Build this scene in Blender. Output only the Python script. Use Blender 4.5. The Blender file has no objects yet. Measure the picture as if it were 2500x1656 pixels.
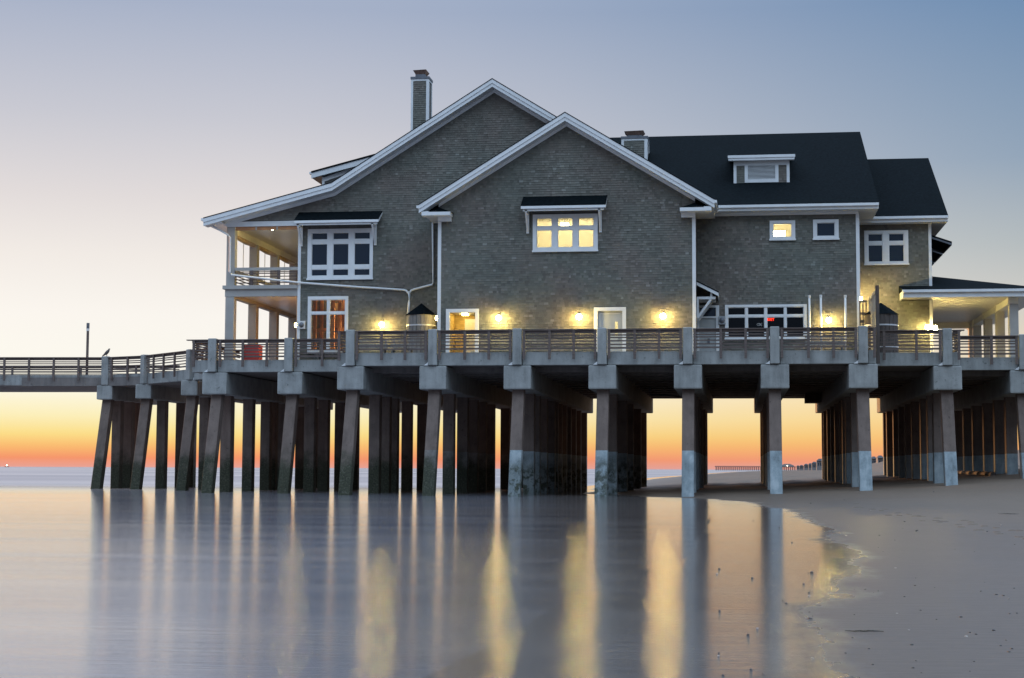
import bpy, bmesh, math, random
from mathutils import Vector, Matrix
random.seed(7)
SC = bpy.context.scene
COL = SC.collection
# ------------------------------------------------------------------ camera
CAM_H = 1.37
PITCH, YAW, ROLL = 0.07902629, 0.13727349, 0.00408666
cam_d = bpy.data.cameras.new('camera'); cam = bpy.data.objects.new('camera', cam_d); COL.objects.link(cam)
SC.camera = cam
cam_d.sensor_width = 36.0; cam_d.lens = 36.0 * 4000 / 2500
cam_d.clip_start = 0.2; cam_d.clip_end = 60000
RM = Matrix.Rotation(YAW, 3, 'Z') @ Matrix.Rotation(math.pi / 2 + PITCH, 3, 'X') @ Matrix.Rotation(ROLL, 3, 'Z')
cam.matrix_world = Matrix.Translation((0, 0, CAM_H)) @ RM.to_4x4()
SC.render.resolution_x, SC.render.resolution_y = 1024, 678
SC.render.engine = 'CYCLES'
SC.cycles.use_denoising = True
SC.cycles.max_bounces = 6; SC.cycles.transparent_max_bounces = 8
SC.cycles.sample_clamp_indirect = 4.0
SC.cycles.caustics_reflective = False; SC.cycles.caustics_refractive = False
vs = SC.view_settings
vs.view_transform = 'Standard'; vs.look = 'None'; vs.exposure = 0.0; vs.gamma = 1.0; vs.use_curve_mapping = False

# ------------------------------------------------------------------ sky
def lin(r, g, b):
    f = lambda c: (c / 255 / 12.92) if c / 255 <= 0.04045 else ((c / 255 + 0.055) / 1.055) ** 2.4
    return (f(r), f(g), f(b), 1.0)
SUN_AZ = math.radians(-46.0)          # from +Y towards +X
SUN_EL = math.radians(2.5)
world = bpy.data.worlds.new('World'); SC.world = world; world.use_nodes = True
wt = world.node_tree; wt.nodes.clear()
def N(t, kind, **kw):
    n = t.nodes.new(kind)
    for k, v in kw.items(): setattr(n, k, v)
    return n
def math_node(t, op, a, b=None, c=None, clamp=False):
    n = t.nodes.new('ShaderNodeMath'); n.operation = op; n.use_clamp = clamp
    for i, v in enumerate((a, b, c)):
        if v is None: continue
        if isinstance(v, (int, float)): n.inputs[i].default_value = v
        else: t.links.new(v, n.inputs[i])
    return n.outputs[0]
def ramp(t, fac, stops, interp='LINEAR'):
    n = t.nodes.new('ShaderNodeValToRGB'); n.color_ramp.interpolation = interp
    cr = n.color_ramp
    while len(cr.elements) < len(stops): cr.elements.new(0.5)
    for e, (p, c) in zip(cr.elements, stops):
        e.position = p; e.color = c if len(c) == 4 else (*c, 1.0)
    if fac is not None: t.links.new(fac, n.inputs[0])
    return n.outputs[0]
tc = N(wt, 'ShaderNodeTexCoord')
sep = N(wt, 'ShaderNodeSeparateXYZ'); wt.links.new(tc.outputs['Generated'], sep.inputs[0])
elev = math_node(wt, 'ARCSINE', sep.outputs['Z'])                       # radians
e01 = math_node(wt, 'MULTIPLY', elev, 1 / math.radians(40.0), clamp=True)    # 0..40 deg
az = math_node(wt, 'ARCTAN2', sep.outputs['X'], sep.outputs['Y'])
daz = math_node(wt, 'ABSOLUTE', math_node(wt, 'WRAP', math_node(wt, 'SUBTRACT', az, SUN_AZ), math.pi, -math.pi))
S = lambda deg: deg / 40.0
near = ramp(wt, e01, [
    (S(0.0), lin(236, 165, 152)), (S(0.32), lin(250, 152, 110)), (S(0.72), lin(254, 192, 116)), (S(1.15), lin(255, 228, 142)),
    (S(1.75), lin(255, 244, 192)), (S(2.5), lin(255, 251, 228)), (S(3.6), lin(255, 253, 244)), (S(5.2), lin(254, 250, 244)),
    (S(7.2), lin(245, 239, 234)), (S(9.2), lin(229, 223, 223)), (S(12.0), lin(203, 204, 214)), (S(15.8), lin(170, 181, 204)), (S(26), (0.40, 0.53, 0.76)), (1.0, (0.9, 1.18, 1.62))])
far = ramp(wt, e01, [
    (S(0.0), lin(222, 165, 160)), (S(0.35), lin(246, 162, 126)), (S(0.9), lin(252, 182, 114)), (S(1.7), lin(254, 207, 130)),
    (S(2.6), lin(252, 219, 155)), (S(4.0), lin(232, 214, 184)), (S(5.6), lin(204, 202, 196)), (S(7.6), lin(174, 184, 188)),
    (S(10.5), lin(136, 160, 184)), (S(15.8), lin(103, 139, 178)), (S(24), (0.28, 0.42, 0.64)), (1.0, (0.9, 1.18, 1.62))])
back = ramp(wt, e01, [
    (S(0.0), (0.10, 0.13, 0.19)), (S(10), (0.16, 0.22, 0.33)), (S(20), (0.46, 0.62, 0.86)), (S(31), (1.45, 1.86, 2.42)), (1.0, (1.45, 1.86, 2.42))])
def mixc(t, fac, a, b):
    n = t.nodes.new('ShaderNodeMix'); n.data_type = 'RGBA'
    if isinstance(fac, (int, float)): n.inputs['Factor'].default_value = fac
    else: t.links.new(fac, n.inputs['Factor'])
    t.links.new(a, n.inputs['A']); t.links.new(b, n.inputs['B'])
    return n.outputs['Result']
def mr(t, v, a, b, smooth=True):
    n = t.nodes.new('ShaderNodeMapRange'); n.interpolation_type = 'SMOOTHSTEP' if smooth else 'LINEAR'
    t.links.new(v, n.inputs['Value']); n.inputs['From Min'].default_value = a; n.inputs['From Max'].default_value = b
    return n.outputs['Result']
f1 = mr(wt, daz, math.radians(28), math.radians(64))
f2 = mr(wt, daz, math.radians(57), math.radians(135))
grad = mixc(wt, f2, mixc(wt, f1, near, far), back)
sky = N(wt, 'ShaderNodeTexSky', sky_type='NISHITA', sun_disc=False)
sky.sun_elevation = SUN_EL; sky.sun_rotation = SUN_AZ; sky.altitude = 0; sky.dust_density = 2.0; sky.ozone_density = 2.0
skys = N(wt, 'ShaderNodeVectorMath', operation='SCALE'); wt.links.new(sky.outputs[0], skys.inputs[0]); skys.inputs['Scale'].default_value = 0.10
bg = N(wt, 'ShaderNodeBackground'); bg.inputs['Strength'].default_value = 1.0
wt.links.new(mixc(wt, 0.06, grad, skys.outputs[0]), bg.inputs['Color'])
wout = N(wt, 'ShaderNodeOutputWorld'); wt.links.new(bg.outputs[0], wout.inputs[0])
# ------------------------------------------------------------------ sun at the horizon
sd = bpy.data.lights.new('sun', 'SUN'); sd.energy = 5.0; sd.angle = math.radians(5); sd.color = (1.0, 0.50, 0.20)
sun = bpy.data.objects.new('sun', sd); COL.objects.link(sun)
sdir = Vector((math.sin(SUN_AZ) * math.cos(SUN_EL), math.cos(SUN_AZ) * math.cos(SUN_EL), math.sin(SUN_EL)))
sun.rotation_euler = sdir.to_track_quat('Z', 'Y').to_euler(); sun.location = sdir * 500 + Vector((0, 0, 40))

# ------------------------------------------------------------------ pixel helpers (photo pixel on a plane of the place)
def ray(x, y): return RM @ Vector(((x - 1250) / 4000, -(y - 828) / 4000, -1.0))
def P(x, y, Y):
    d = ray(x, y); return Vector((0, 0, CAM_H)) + d * (Y / d.y)
def G(x, y, z=0.0):
    d = ray(x, y); return Vector((0, 0, CAM_H)) + d * ((z - CAM_H) / d.z)
def PX(x, y, Y): return P(x, y, Y).x
def PZ(x, y, Y): return P(x, y, Y).z

# ------------------------------------------------------------------ materials
MATS = {}
def newmat(name):
    m = bpy.data.materials.new(name); m.use_nodes = True; MATS[name] = m
    t = m.node_tree; return m, t, t.nodes['Principled BSDF']
def setc(t, b, sock): t.links.new(sock, b.inputs['Base Color'])
def pos(t): return N(t, 'ShaderNodeNewGeometry').outputs['Position']
def noise(t, vec, scale, detail=4, rough=0.55, stretch=None):
    if stretch is not None:
        mp = N(t, 'ShaderNodeMapping'); mp.inputs['Scale'].default_value = stretch; t.links.new(vec, mp.inputs['Vector']); vec = mp.outputs[0]
    n = N(t, 'ShaderNodeTexNoise'); n.inputs['Scale'].default_value = scale; n.inputs['Detail'].default_value = detail
    n.inputs['Roughness'].default_value = rough; t.links.new(vec, n.inputs['Vector'])
    return n.outputs['Fac']
def bump(t, b, h, strength=0.3, dist=0.02):
    n = N(t, 'ShaderNodeBump'); n.inputs['Strength'].default_value = strength; n.inputs['Distance'].default_value = dist
    t.links.new(h, n.inputs['Height']); t.links.new(n.outputs[0], b.inputs['Normal'])
def mulc(t, col, fac):
    n = N(t, 'ShaderNodeVectorMath', operation='SCALE'); t.links.new(col, n.inputs[0])
    if isinstance(fac, (int, float)): n.inputs['Scale'].default_value = fac
    else: t.links.new(fac, n.inputs['Scale'])
    return n.outputs[0]
def simple(name, c, rough=0.6, metal=0.0, var=0.25, scale=3.0, stretch=None, spec=0.5, bmp=0.0):
    m, t, b = newmat(name)
    v = noise(t, pos(t), scale, 6, 0.6, stretch)
    c0 = tuple(x * (1 - var) for x in c); c1 = tuple(min(1, x * (1 + var)) for x in c)
    setc(t, b, ramp(t, v, [(0.3, c0), (0.7, c1)]))
    b.inputs['Roughness'].default_value = rough; b.inputs['Metallic'].default_value = metal
    b.inputs['Specular IOR Level'].default_value = spec
    if bmp: bump(t, b, v, bmp, 0.02)
    return m
# shingles: every piece carries a 'tint' attribute
m, t, b = newmat('shingle')
at = N(t, 'ShaderNodeAttribute', attribute_name='tint')
c = ramp(t, at.outputs['Fac'], [(0.0, (0.112, 0.107, 0.096)), (0.2, (0.136, 0.130, 0.117)), (0.55, (0.147, 0.142, 0.129)), (0.85, (0.160, 0.151, 0.134)), (0.97, (0.176, 0.169, 0.155)), (1.0, (0.225, 0.22, 0.205))])
big = noise(t, pos(t), 0.55, 4, 0.6); g = noise(t, pos(t), 9, 3, 0.6, (6, 6, 0.6))
c = mulc(t, c, math_node(t, 'MULTIPLY', math_node(t, 'MULTIPLY_ADD', big, 0.6, 0.75), math_node(t, 'MULTIPLY_ADD', g, 0.35, 0.825)))
hue = ramp(t, noise(t, pos(t), 0.38, 3, 0.6), [(0.35, (0.91, 1.0, 0.96)), (0.5, (0.97, 1.0, 0.96)), (0.65, (1.05, 0.985, 0.95))])
n = N(t, 'ShaderNodeMix', data_type='RGBA', blend_type='MULTIPLY'); n.inputs['Factor'].default_value = 1.0
t.links.new(c, n.inputs['A']); t.links.new(hue, n.inputs['B']); c = n.outputs['Result']
setc(t, b, c); b.inputs['Roughness'].default_value = 0.85; b.inputs['Specular IOR Level'].default_value = 0.25
simple('sheathing', (0.10, 0.095, 0.09), 0.9)
simple('trim', (0.69, 0.71, 0.71), 0.5, var=0.06, scale=2.0)
simple('porch_paint', (0.36, 0.35, 0.325), 0.55, var=0.10, scale=1.2)  # grey-beige paint, darkened to hold the porch shade in its colour
simple('ceiling_paint', (0.70, 0.69, 0.62), 0.35, var=0.04)
simple('roof', (0.0042, 0.0070, 0.0086), 0.9, var=0.6, scale=7.0, stretch=(1, 1, 3), spec=0.05, bmp=0.4)
simple('rail_wood', (0.115, 0.088, 0.078), 0.75, var=0.35, scale=2.5, stretch=(0.6, 3, 6), bmp=0.15)
simple('dark_wood', (0.075, 0.06, 0.052), 0.8, var=0.4, scale=3, stretch=(3, 3, 0.5))
simple('stave_wood', (0.20, 0.185, 0.165), 0.8, var=0.35, scale=3, stretch=(5, 5, 0.4), bmp=0.2)
simple('screen_wood', (0.36, 0.33, 0.27), 0.8, var=0.3, scale=3, stretch=(5, 5, 0.5))
simple('band_metal', (0.60, 0.60, 0.60), 0.4, metal=0.3)
simple('copper', (0.20, 0.125, 0.095), 0.55, metal=0.3, var=0.4, scale=6)
simple('zinc', (0.14, 0.15, 0.17), 0.5, metal=0.4)
simple('grey_door', (0.40, 0.42, 0.41), 0.45, var=0.05)
simple('cream_wall', (0.74, 0.70, 0.56), 0.7, var=0.05)
simple('warm_wall', (0.72, 0.46, 0.24), 0.7, var=0.15, scale=1.5)
simple('warm_post', (0.42, 0.19, 0.075), 0.6, var=0.2)
simple('dark_room', (0.035, 0.04, 0.05), 0.8)
simple('red_plastic', (0.38, 0.04, 0.035), 0.4, var=0.1)
simple('meter_grey', (0.33, 0.35, 0.37), 0.5)
simple('pvc', (0.72, 0.71, 0.68), 0.45, var=0.06)
simple('bird', (0.09, 0.08, 0.075), 0.8)
simple('blind', (0.34, 0.25, 0.15), 0.35, var=0.4, scale=9)
simple('far_wood', (0.10, 0.085, 0.08), 0.9)
simple('far_house', (0.20, 0.19, 0.19), 0.9)
simple('far_roof', (0.07, 0.065, 0.07), 0.9)
simple('shell', (0.42, 0.38, 0.34), 0.5, var=0.2, scale=30)
simple('pebble', (0.06, 0.055, 0.05), 0.5, var=0.4, scale=30)
simple('weed', (0.04, 0.035, 0.022), 0.7, var=0.4, scale=30)
simple('dune_grass', (0.075, 0.075, 0.04), 0.9, var=0.4, scale=0.3)
# concrete of beams, caps and posts: stains run down, patches, pale scuffs
def concrete(name, base, z_line=None, wet=False):
    m, t, b = newmat(name)
    p = pos(t)
    a = noise(t, p, 1.3, 6, 0.6); st = noise(t, p, 4.0, 4, 0.6, (1, 1, 0.12)); f = noise(t, p, 14, 4, 0.6)
    v = math_node(t, 'ADD', math_node(t, 'MULTIPLY', a, 0.5), math_node(t, 'ADD', math_node(t, 'MULTIPLY', st, 0.42), math_node(t, 'MULTIPLY', f, 0.15)))
    c = ramp(t, v, [(0.28, tuple(x * 0.42 for x in base)), (0.42, tuple(x * 0.78 for x in base)), (0.52, base), (0.68, tuple(x * 1.28 for x in base))])
    spots = ramp(t, noise(t, p, 5.5, 3, 0.7), [(0.30, (0.35, 0.35, 0.35)), (0.36, (1, 1, 1))])
    n = N(t, 'ShaderNodeMix', data_type='RGBA', blend_type='MULTIPLY'); n.inputs['Factor'].default_value = 0.7
    t.links.new(c, n.inputs['A']); t.links.new(spots, n.inputs['B']); c = n.outputs['Result']
    if z_line is not None:
        sx = N(t, 'ShaderNodeSeparateXYZ'); t.links.new(p, sx.inputs[0])
        # cast jacket below a level line: paler and bluer concrete
        below = math_node(t, 'MULTIPLY', math_node(t, 'LESS_THAN', sx.outputs['Z'], z_line), mr(t, sx.outputs['X'], -17.5, -10.5))
        jk = ramp(t, v, [(0.34, (0.08, 0.095, 0.10)), (0.44, (0.20, 0.24, 0.255)), (0.54, (0.27, 0.325, 0.345)), (0.65, (0.38, 0.43, 0.445))])
        c = mixc(t, below, c, jk)
        # algae and mussels on the piles that stand in the sea: strongest to seaward (-X)
        sea = mr(t, sx.outputs['X'], -7.0, -15.0)
        hgt = mr(t, math_node(t, 'ADD', sx.outputs['Z'], math_node(t, 'MULTIPLY', a, 2.2)), 3.7, 2.3)
        alg = ramp(t, noise(t, p, 2.6, 5, 0.65), [(0.36, (0, 0, 0)), (0.56, (1, 1, 1))])
        wl = mr(t, math_node(t, 'ADD', sx.outputs['X'], math_node(t, 'MULTIPLY', a, 5.0)), 1.5, -5.0)
        k = math_node(t, 'MULTIPLY', hgt, math_node(t, 'MAXIMUM', math_node(t, 'MULTIPLY', sea, 0.93), math_node(t, 'MULTIPLY', alg, math_node(t, 'MULTIPLY', wl, 0.95))))
        ac = ramp(t, f, [(0.3, (0.012, 0.014, 0.010)), (0.55, (0.035, 0.042, 0.022)), (0.72, (0.10, 0.10, 0.08))])
        c = mixc(t, k, c, ac)
    setc(t, b, c); b.inputs['Roughness'].default_value = 0.82; b.inputs['Specular IOR Level'].default_value = 0.3
    bump(t, b, v, 0.35, 0.03)
    return m
concrete('concrete', (0.275, 0.285, 0.275))
concrete('pile_concrete', (0.15, 0.115, 0.097), z_line=2.3)
concrete('deck_concrete', (0.17, 0.155, 0.145))
# glass
m, t, b = newmat('dark_glass'); b.inputs['Base Color'].default_value = (0.010, 0.019, 0.034, 1); b.inputs['Roughness'].default_value = 0.05
b.inputs['Specular IOR Level'].default_value = 0.7
def clear_glass(name, tint):
    m, t, b = newmat(name); t.nodes.remove(b)
    tr = N(t, 'ShaderNodeBsdfTransparent'); tr.inputs[0].default_value = (*tint, 1)
    gl = N(t, 'ShaderNodeBsdfGlossy'); gl.inputs['Roughness'].default_value = 0.03
    fr = N(t, 'ShaderNodeFresnel'); fr.inputs[0].default_value = 1.5
    mx = N(t, 'ShaderNodeMixShader'); t.links.new(fr.outputs[0], mx.inputs[0]); t.links.new(tr.outputs[0], mx.inputs[1]); t.links.new(gl.outputs[0], mx.inputs[2])
    t.links.new(mx.outputs[0], t.nodes['Material Output'].inputs[0])
clear_glass('clear_glass', (0.92, 0.93, 0.90)); clear_glass('tinted_glass', (0.45, 0.48, 0.52))
def emit(name, c, s):
    m, t, b = newmat(name); t.nodes.remove(b)
    e = N(t, 'ShaderNodeEmission'); e.inputs[0].default_value = (*c, 1); e.inputs[1].default_value = s
    t.links.new(e.outputs[0], t.nodes['Material Output'].inputs[0]); return m
emit('lamp_glow', (1.0, 0.72, 0.22), 270.0)
emit('lounge_glow', (1.0, 0.72, 0.38), 480.0)
emit('soft_lamp_glow', (1.0, 0.74, 0.25), 330.0)
emit('flood_glow', (1.0, 0.72, 0.24), 2600.0)
emit('hall_lamp_glow', (1.0, 0.74, 0.25), 60.0)
emit('room_lamp_glow', (1.0, 0.84, 0.52), 38.0)
emit('exit_red', (1.0, 0.03, 0.01), 16.0)
emit('boat_light', (1.0, 0.9, 0.7), 9.0)
# thin film of water over sand, shared by the shallow sea and the wet beach so that one runs into the other
def film_nodes(t, p):
    w1 = noise(t, p, 1.0, 5, 0.6, (0.09, 0.5, 1)); w2 = noise(t, p, 1.0, 4, 0.6, (0.22, 5.5, 1)); w3 = noise(t, p, 1.0, 5, 0.65, (1.3, 26.0, 1))
    col = ramp(t, w1, [(0.3, (0.125, 0.108, 0.102)), (0.7, (0.185, 0.162, 0.15))])
    rough = math_node(t, 'MULTIPLY_ADD', w1, 0.06, 0.035)
    hgt = math_node(t, 'ADD', math_node(t, 'MULTIPLY', w3, 0.6), math_node(t, 'ADD', w2, math_node(t, 'MULTIPLY', w1, 0.15)))
    return w1, col, rough, hgt
def mixf(t, fac, a, b_):
    n = N(t, 'ShaderNodeMix'); t.links.new(fac, n.inputs['Factor'])
    for k, v in (('A', a), ('B', b_)):
        if isinstance(v, (int, float)): n.inputs[k].default_value = v
        else: t.links.new(v, n.inputs[k])
    return n.outputs['Result']
# sea: milky where foam has been smoothed by the swell, with sky light in its colour
m, t, b = newmat('sea')
p = pos(t); w1, fcol, frough, fh = film_nodes(t, p)
sx = N(t, 'ShaderNodeSeparateXYZ'); t.links.new(p, sx.inputs[0])
foam = noise(t, p, 1.0, 5, 0.6, (0.02, 0.07, 1)); bands = noise(t, p, 1.0, 1.5, 0.4, (0.003, 0.013, 1))
deep = ramp(t, math_node(t, 'ADD', math_node(t, 'MULTIPLY', w1, 0.35), math_node(t, 'MULTIPLY', foam, 0.65)), [(0.33, (0.18, 0.19, 0.235)), (0.5, (0.255, 0.245, 0.265)), (0.67, (0.41, 0.345, 0.315))])  # bluish stop holds sky light, cream stop the reflected sky, as colour
surf = mr(t, sx.outputs['Y'], 74, 150)            # breaking, foamy water beyond the first piles
deep = mixc(t, surf, deep, ramp(t, bands, [(0.30, (0.27, 0.235, 0.235)), (0.5, (0.38, 0.325, 0.31)), (0.70, (0.56, 0.475, 0.43))]))
shal = math_node(t, 'MULTIPLY', mr(t, math_node(t, 'ADD', math_node(t, 'MULTIPLY_ADD', sx.outputs['Y'], 0.11, sx.outputs['X']), math_node(t, 'MULTIPLY_ADD', foam, 3.0, -1.5)), -4.6, 1.6), mr(t, sx.outputs['Y'], 110, 80))
milky = math_node(t, 'MULTIPLY', mr(t, sx.outputs['Y'], 58, 14), math_node(t, 'SUBTRACT', 1.0, shal))
setc(t, b, mixc(t, shal, deep, fcol))
b.inputs['IOR'].default_value = 1.5
streak = noise(t, p, 1.0, 5, 0.65, (0.045, 0.8, 1))
t.links.new(math_node(t, 'MULTIPLY', math_node(t, 'MULTIPLY_ADD', surf, -0.48, 0.6), mr(t, streak, 0.15, 0.62)), b.inputs['Specular IOR Level'])
t.links.new(math_node(t, 'ADD', math_node(t, 'MULTIPLY_ADD', streak, -0.10, 0.05), math_node(t, 'ADD', math_node(t, 'MULTIPLY_ADD', milky, 0.045, frough), math_node(t, 'MULTIPLY', surf, 0.40))), b.inputs['Roughness'])
bump(t, b, fh, 0.17, 0.03)
# beach sand: water film at the edge (by distance from the waterline), damp and drier sand above
m, t, b = newmat('sand')
p = pos(t); w1, fcol, frough, fh = film_nodes(t, p)
n1 = noise(t, p, 1.0, 5, 0.6, (0.9, 0.35, 1)); n2 = noise(t, p, 5.0, 5, 0.6); n3 = noise(t, p, 60, 3, 0.6); n5 = noise(t, p, 1.0, 4, 0.55, (0.16, 0.05, 1)); n6 = noise(t, p, 1.0, 5, 0.6, (1.3, 7.0, 1))
at = N(t, 'ShaderNodeAttribute', attribute_name='shore_d')
dd_ = math_node(t, 'ADD', at.outputs['Fac'], math_node(t, 'MULTIPLY_ADD', n1, 1.6, -0.8))
dry = mr(t, dd_, -0.35, 0.45)
damp = mr(t, dd_, 0.2, 9.0)
grain = math_node(t, 'ADD', math_node(t, 'MULTIPLY', n2, 0.35), math_node(t, 'ADD', math_node(t, 'MULTIPLY', n3, 0.3), math_node(t, 'MULTIPLY', n5, 0.35)))
dampc = ramp(t, grain, [(0.35, (0.097, 0.074, 0.058)), (0.5, (0.116, 0.089, 0.070)), (0.65, (0.136, 0.105, 0.082))])
dryc = ramp(t, grain, [(0.35, (0.118, 0.089, 0.067)), (0.5, (0.144, 0.109, 0.081)), (0.65, (0.172, 0.131, 0.098))])
setc(t, b, mixc(t, dry, fcol, mixc(t, damp, dampc, dryc)))
b.inputs['IOR'].default_value = 1.5
t.links.new(mixf(t, dry, frough, mixf(t, damp, 0.42, 0.7)), b.inputs['Roughness'])
t.links.new(mixf(t, dry, 0.6, mixf(t, damp, 0.28, 0.18)), b.inputs['Specular IOR Level'])
sandh = math_node(t, 'ADD', math_node(t, 'MULTIPLY', n6, 1.8), math_node(t, 'ADD', math_node(t, 'MULTIPLY', n2, 0.8), math_node(t, 'MULTIPLY', n3, 0.12)))
bump(t, b, mixf(t, dry, fh, sandh), 0.17, 0.03)

# ------------------------------------------------------------------ mesh helpers
class MB:
    def __init__(s): s.v = []; s.f = []
    def poly(s, pts): 
        i = len(s.v); s.v += [tuple(p) for p in pts]; s.f.append(tuple(range(i, i + len(pts))))
    def hexa(s, a, b):   # two matching quads (bottom ring, top ring)
        i = len(s.v); s.v += [tuple(p) for p in a] + [tuple(p) for p in b]
        s.f += [(i + 3, i + 2, i + 1, i), (i + 4, i + 5, i + 6, i + 7)] + [(i + k, i + (k + 1) % 4, i + 4 + (k + 1) % 4, i + 4 + k) for k in range(4)]
    def box(s, x0, x1, y0, y1, z0, z1):
        s.hexa([(x0, y0, z0), (x1, y0, z0), (x1, y1, z0), (x0, y1, z0)], [(x0, y0, z1), (x1, y0, z1), (x1, y1, z1), (x0, y1, z1)]); return s
    def prism(s, pts, axis, a, b):   # polygon extruded along an axis; pts in the two other axes
        def mk(p, w): return {'x': (w, p[0], p[1]), 'y': (p[0], w, p[1]), 'z': (p[0], p[1], w)}[axis]
        i = len(s.v); n = len(pts)
        s.v += [mk(p, a) for p in pts] + [mk(p, b) for p in pts]
        s.f += [tuple(range(i, i + n)), tuple(range(i + 2 * n - 1, i + n - 1, -1))] + [(i + k, i + n + k, i + n + (k + 1) % n, i + (k + 1) % n) for k in range(n)]
        return s
    def beam(s, p, q, w, h, up=(0, 0, 1)):
        p, q = Vector(p), Vector(q); d = (q - p).normalized(); u = Vector(up)
        if abs(d.dot(u)) > 0.98: u = Vector((0, 1, 0))
        r = d.cross(u).normalized() * (w / 2); u = r.cross(d).normalized() * (h / 2)
        s.hexa([p - r - u, p + r - u, p + r + u, p - r + u], [q - r - u, q + r - u, q + r + u, q - r + u]); return s
    def tube(s, pts, r, n=8):
        pts = [Vector(p) for p in pts]; rings = []
        for k, p in enumerate(pts):
            d = (pts[min(k + 1, len(pts) - 1)] - pts[max(k - 1, 0)]).normalized()
            u = Vector((0, 0, 1)) if abs(d.z) < 0.9 else Vector((0, 1, 0))
            a = d.cross(u).normalized(); c = a.cross(d).normalized(); i = len(s.v)
            rr = r[k] if isinstance(r, (list, tuple)) else r
            s.v += [tuple(p + a * math.cos(2 * math.pi * j / n) * rr + c * math.sin(2 * math.pi * j / n) * rr) for j in range(n)]; rings.append(i)
        for a, c in zip(rings, rings[1:]):
            s.f += [(a + j, a + (j + 1) % n, c + (j + 1) % n, c + j) for j in range(n)]
        s.f += [tuple(rings[0] + j for j in range(n - 1, -1, -1)), tuple(rings[-1] + j for j in range(n))]; return s
    def lathe(s, prof, cx, cy, n=24):
        rings = []
        for r, z in prof:
            i = len(s.v); s.v += [(cx + math.cos(2 * math.pi * j / n) * r, cy + math.sin(2 * math.pi * j / n) * r, z) for j in range(n)]; rings.append(i)
        for a, c in zip(rings, rings[1:]): s.f += [(a + j, a + (j + 1) % n, c + (j + 1) % n, c + j) for j in range(n)]
        s.f += [tuple(rings[0] + j for j in range(n - 1, -1, -1)), tuple(rings[-1] + j for j in range(n))]; return s
    def sphere(s, c, r, sy=1, sz=1, n=12, m_=8):
        c = Vector(c); i0 = len(s.v)
        for a in range(1, m_):
            th = math.pi * a / m_
            for j in range(n): s.v.append((c.x + r * math.sin(th) * math.cos(2 * math.pi * j / n), c.y + sy * r * math.sin(th) * math.sin(2 * math.pi * j / n), c.z + sz * r * math.cos(th)))
        t_ = len(s.v); s.v += [(c.x, c.y, c.z + sz * r), (c.x, c.y, c.z - sz * r)]
        for a in range(m_ - 2):
            for j in range(n): s.f.append((i0 + a * n + j, i0 + (a + 1) * n + j, i0 + (a + 1) * n + (j + 1) % n, i0 + a * n + (j + 1) % n))
        for j in range(n):
            s.f.append((t_, i0 + j, i0 + (j + 1) % n)); s.f.append((t_ + 1, i0 + (m_ - 2) * n + (j + 1) % n, i0 + (m_ - 2) * n + j))
        return s
    def mesh(s, name, mat, bevel=0.0, smooth=False, seg=2):
        me = bpy.data.meshes.new(name); me.from_pydata(s.v, [], s.f)
        if bevel:
            bm = bmesh.new(); bm.from_mesh(me); bmesh.ops.recalc_face_normals(bm, faces=bm.faces)
            bmesh.ops.bevel(bm, geom=list(bm.edges), offset=bevel, segments=seg, affect='EDGES', profile=0.6, clamp_overlap=True); bm.to_mesh(me); bm.free()
        else:
            bm = bmesh.new(); bm.from_mesh(me); bmesh.ops.recalc_face_normals(bm, faces=bm.faces); bm.to_mesh(me); bm.free()
        me.materials.append(MATS[mat])
        if smooth: me.polygons.foreach_set('use_smooth', [True] * len(me.polygons))
        me.update(); return me
    def build(s, name, mat, parent=None, bevel=0.0, smooth=False, seg=2):
        return put(name, s.mesh(name, mat, bevel, smooth, seg), parent)
WORLD_AT = {}
def put(name, me, parent=None, loc=(0, 0, 0), rot=None):
    o = bpy.data.objects.new(name, me); COL.objects.link(o); o.location = loc
    if rot: o.rotation_euler = rot
    if parent is not None:
        o.parent = parent; base = WORLD_AT.get(parent.name)
        if base is not None: o.matrix_parent_inverse = Matrix.Translation(-base)
    return o
def thing(name, loc, label, cat, group=None):
    o = bpy.data.objects.new(name, None); COL.objects.link(o); o.location = loc; o.empty_display_size = 0.3
    WORLD_AT[o.name] = Vector(loc); tag(o, label, cat, group); return o
def tag(o, label, cat, group=None):
    o['label'] = label; o['category'] = cat
    if group: o['group'] = group
    return o
def kind(o, k): o['kind'] = k; return o
ORD = ['', 'first', 'second', 'third', 'fourth', 'fifth', 'sixth', 'seventh', 'eighth', 'ninth', 'tenth', 'eleventh', 'twelfth']

# ------------------------------------------------------------------ ground and sea
def shore(Y):      # X of the waterline
    pts = [(-60, 0.45), (10.6, 0.5), (15, 0.55), (20, 1.05), (27, 1.7), (40, 2.0), (55, 1.6), (69, 0.9), (76, -1.0), (84, -5.0), (92, -8.5), (130, -10.5), (240, -12), (400, -11), (1100, 0), (3000, 118), (7000, 420)]
    for (a, va), (b_, vb) in zip(pts, pts[1:]):
        if Y <= b_: 
            k = max(0, (Y - a) / (b_ - a)); k = k * k * (3 - 2 * k) if b_ < 140 else k; return va + (vb - va) * k + (min(1, max(0, Y) / 70) * (0.9 * (vnoise(Y * 0.21, 3.3) - 0.5)) if Y < 120 else 0)
    return pts[-1][1]
def hsh(i, j): 
    r = math.sin(i * 12.9898 + j * 78.233) * 43758.5453; return r - math.floor(r)
def vnoise(x, y):
    i, j = math.floor(x), math.floor(y); fx, fy = x - i, y - j; fx = fx * fx * (3 - 2 * fx); fy = fy * fy * (3 - 2 * fy)
    return (hsh(i, j) * (1 - fx) + hsh(i + 1, j) * fx) * (1 - fy) + (hsh(i, j + 1) * (1 - fx) + hsh(i + 1, j + 1) * fx) * fy
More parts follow.
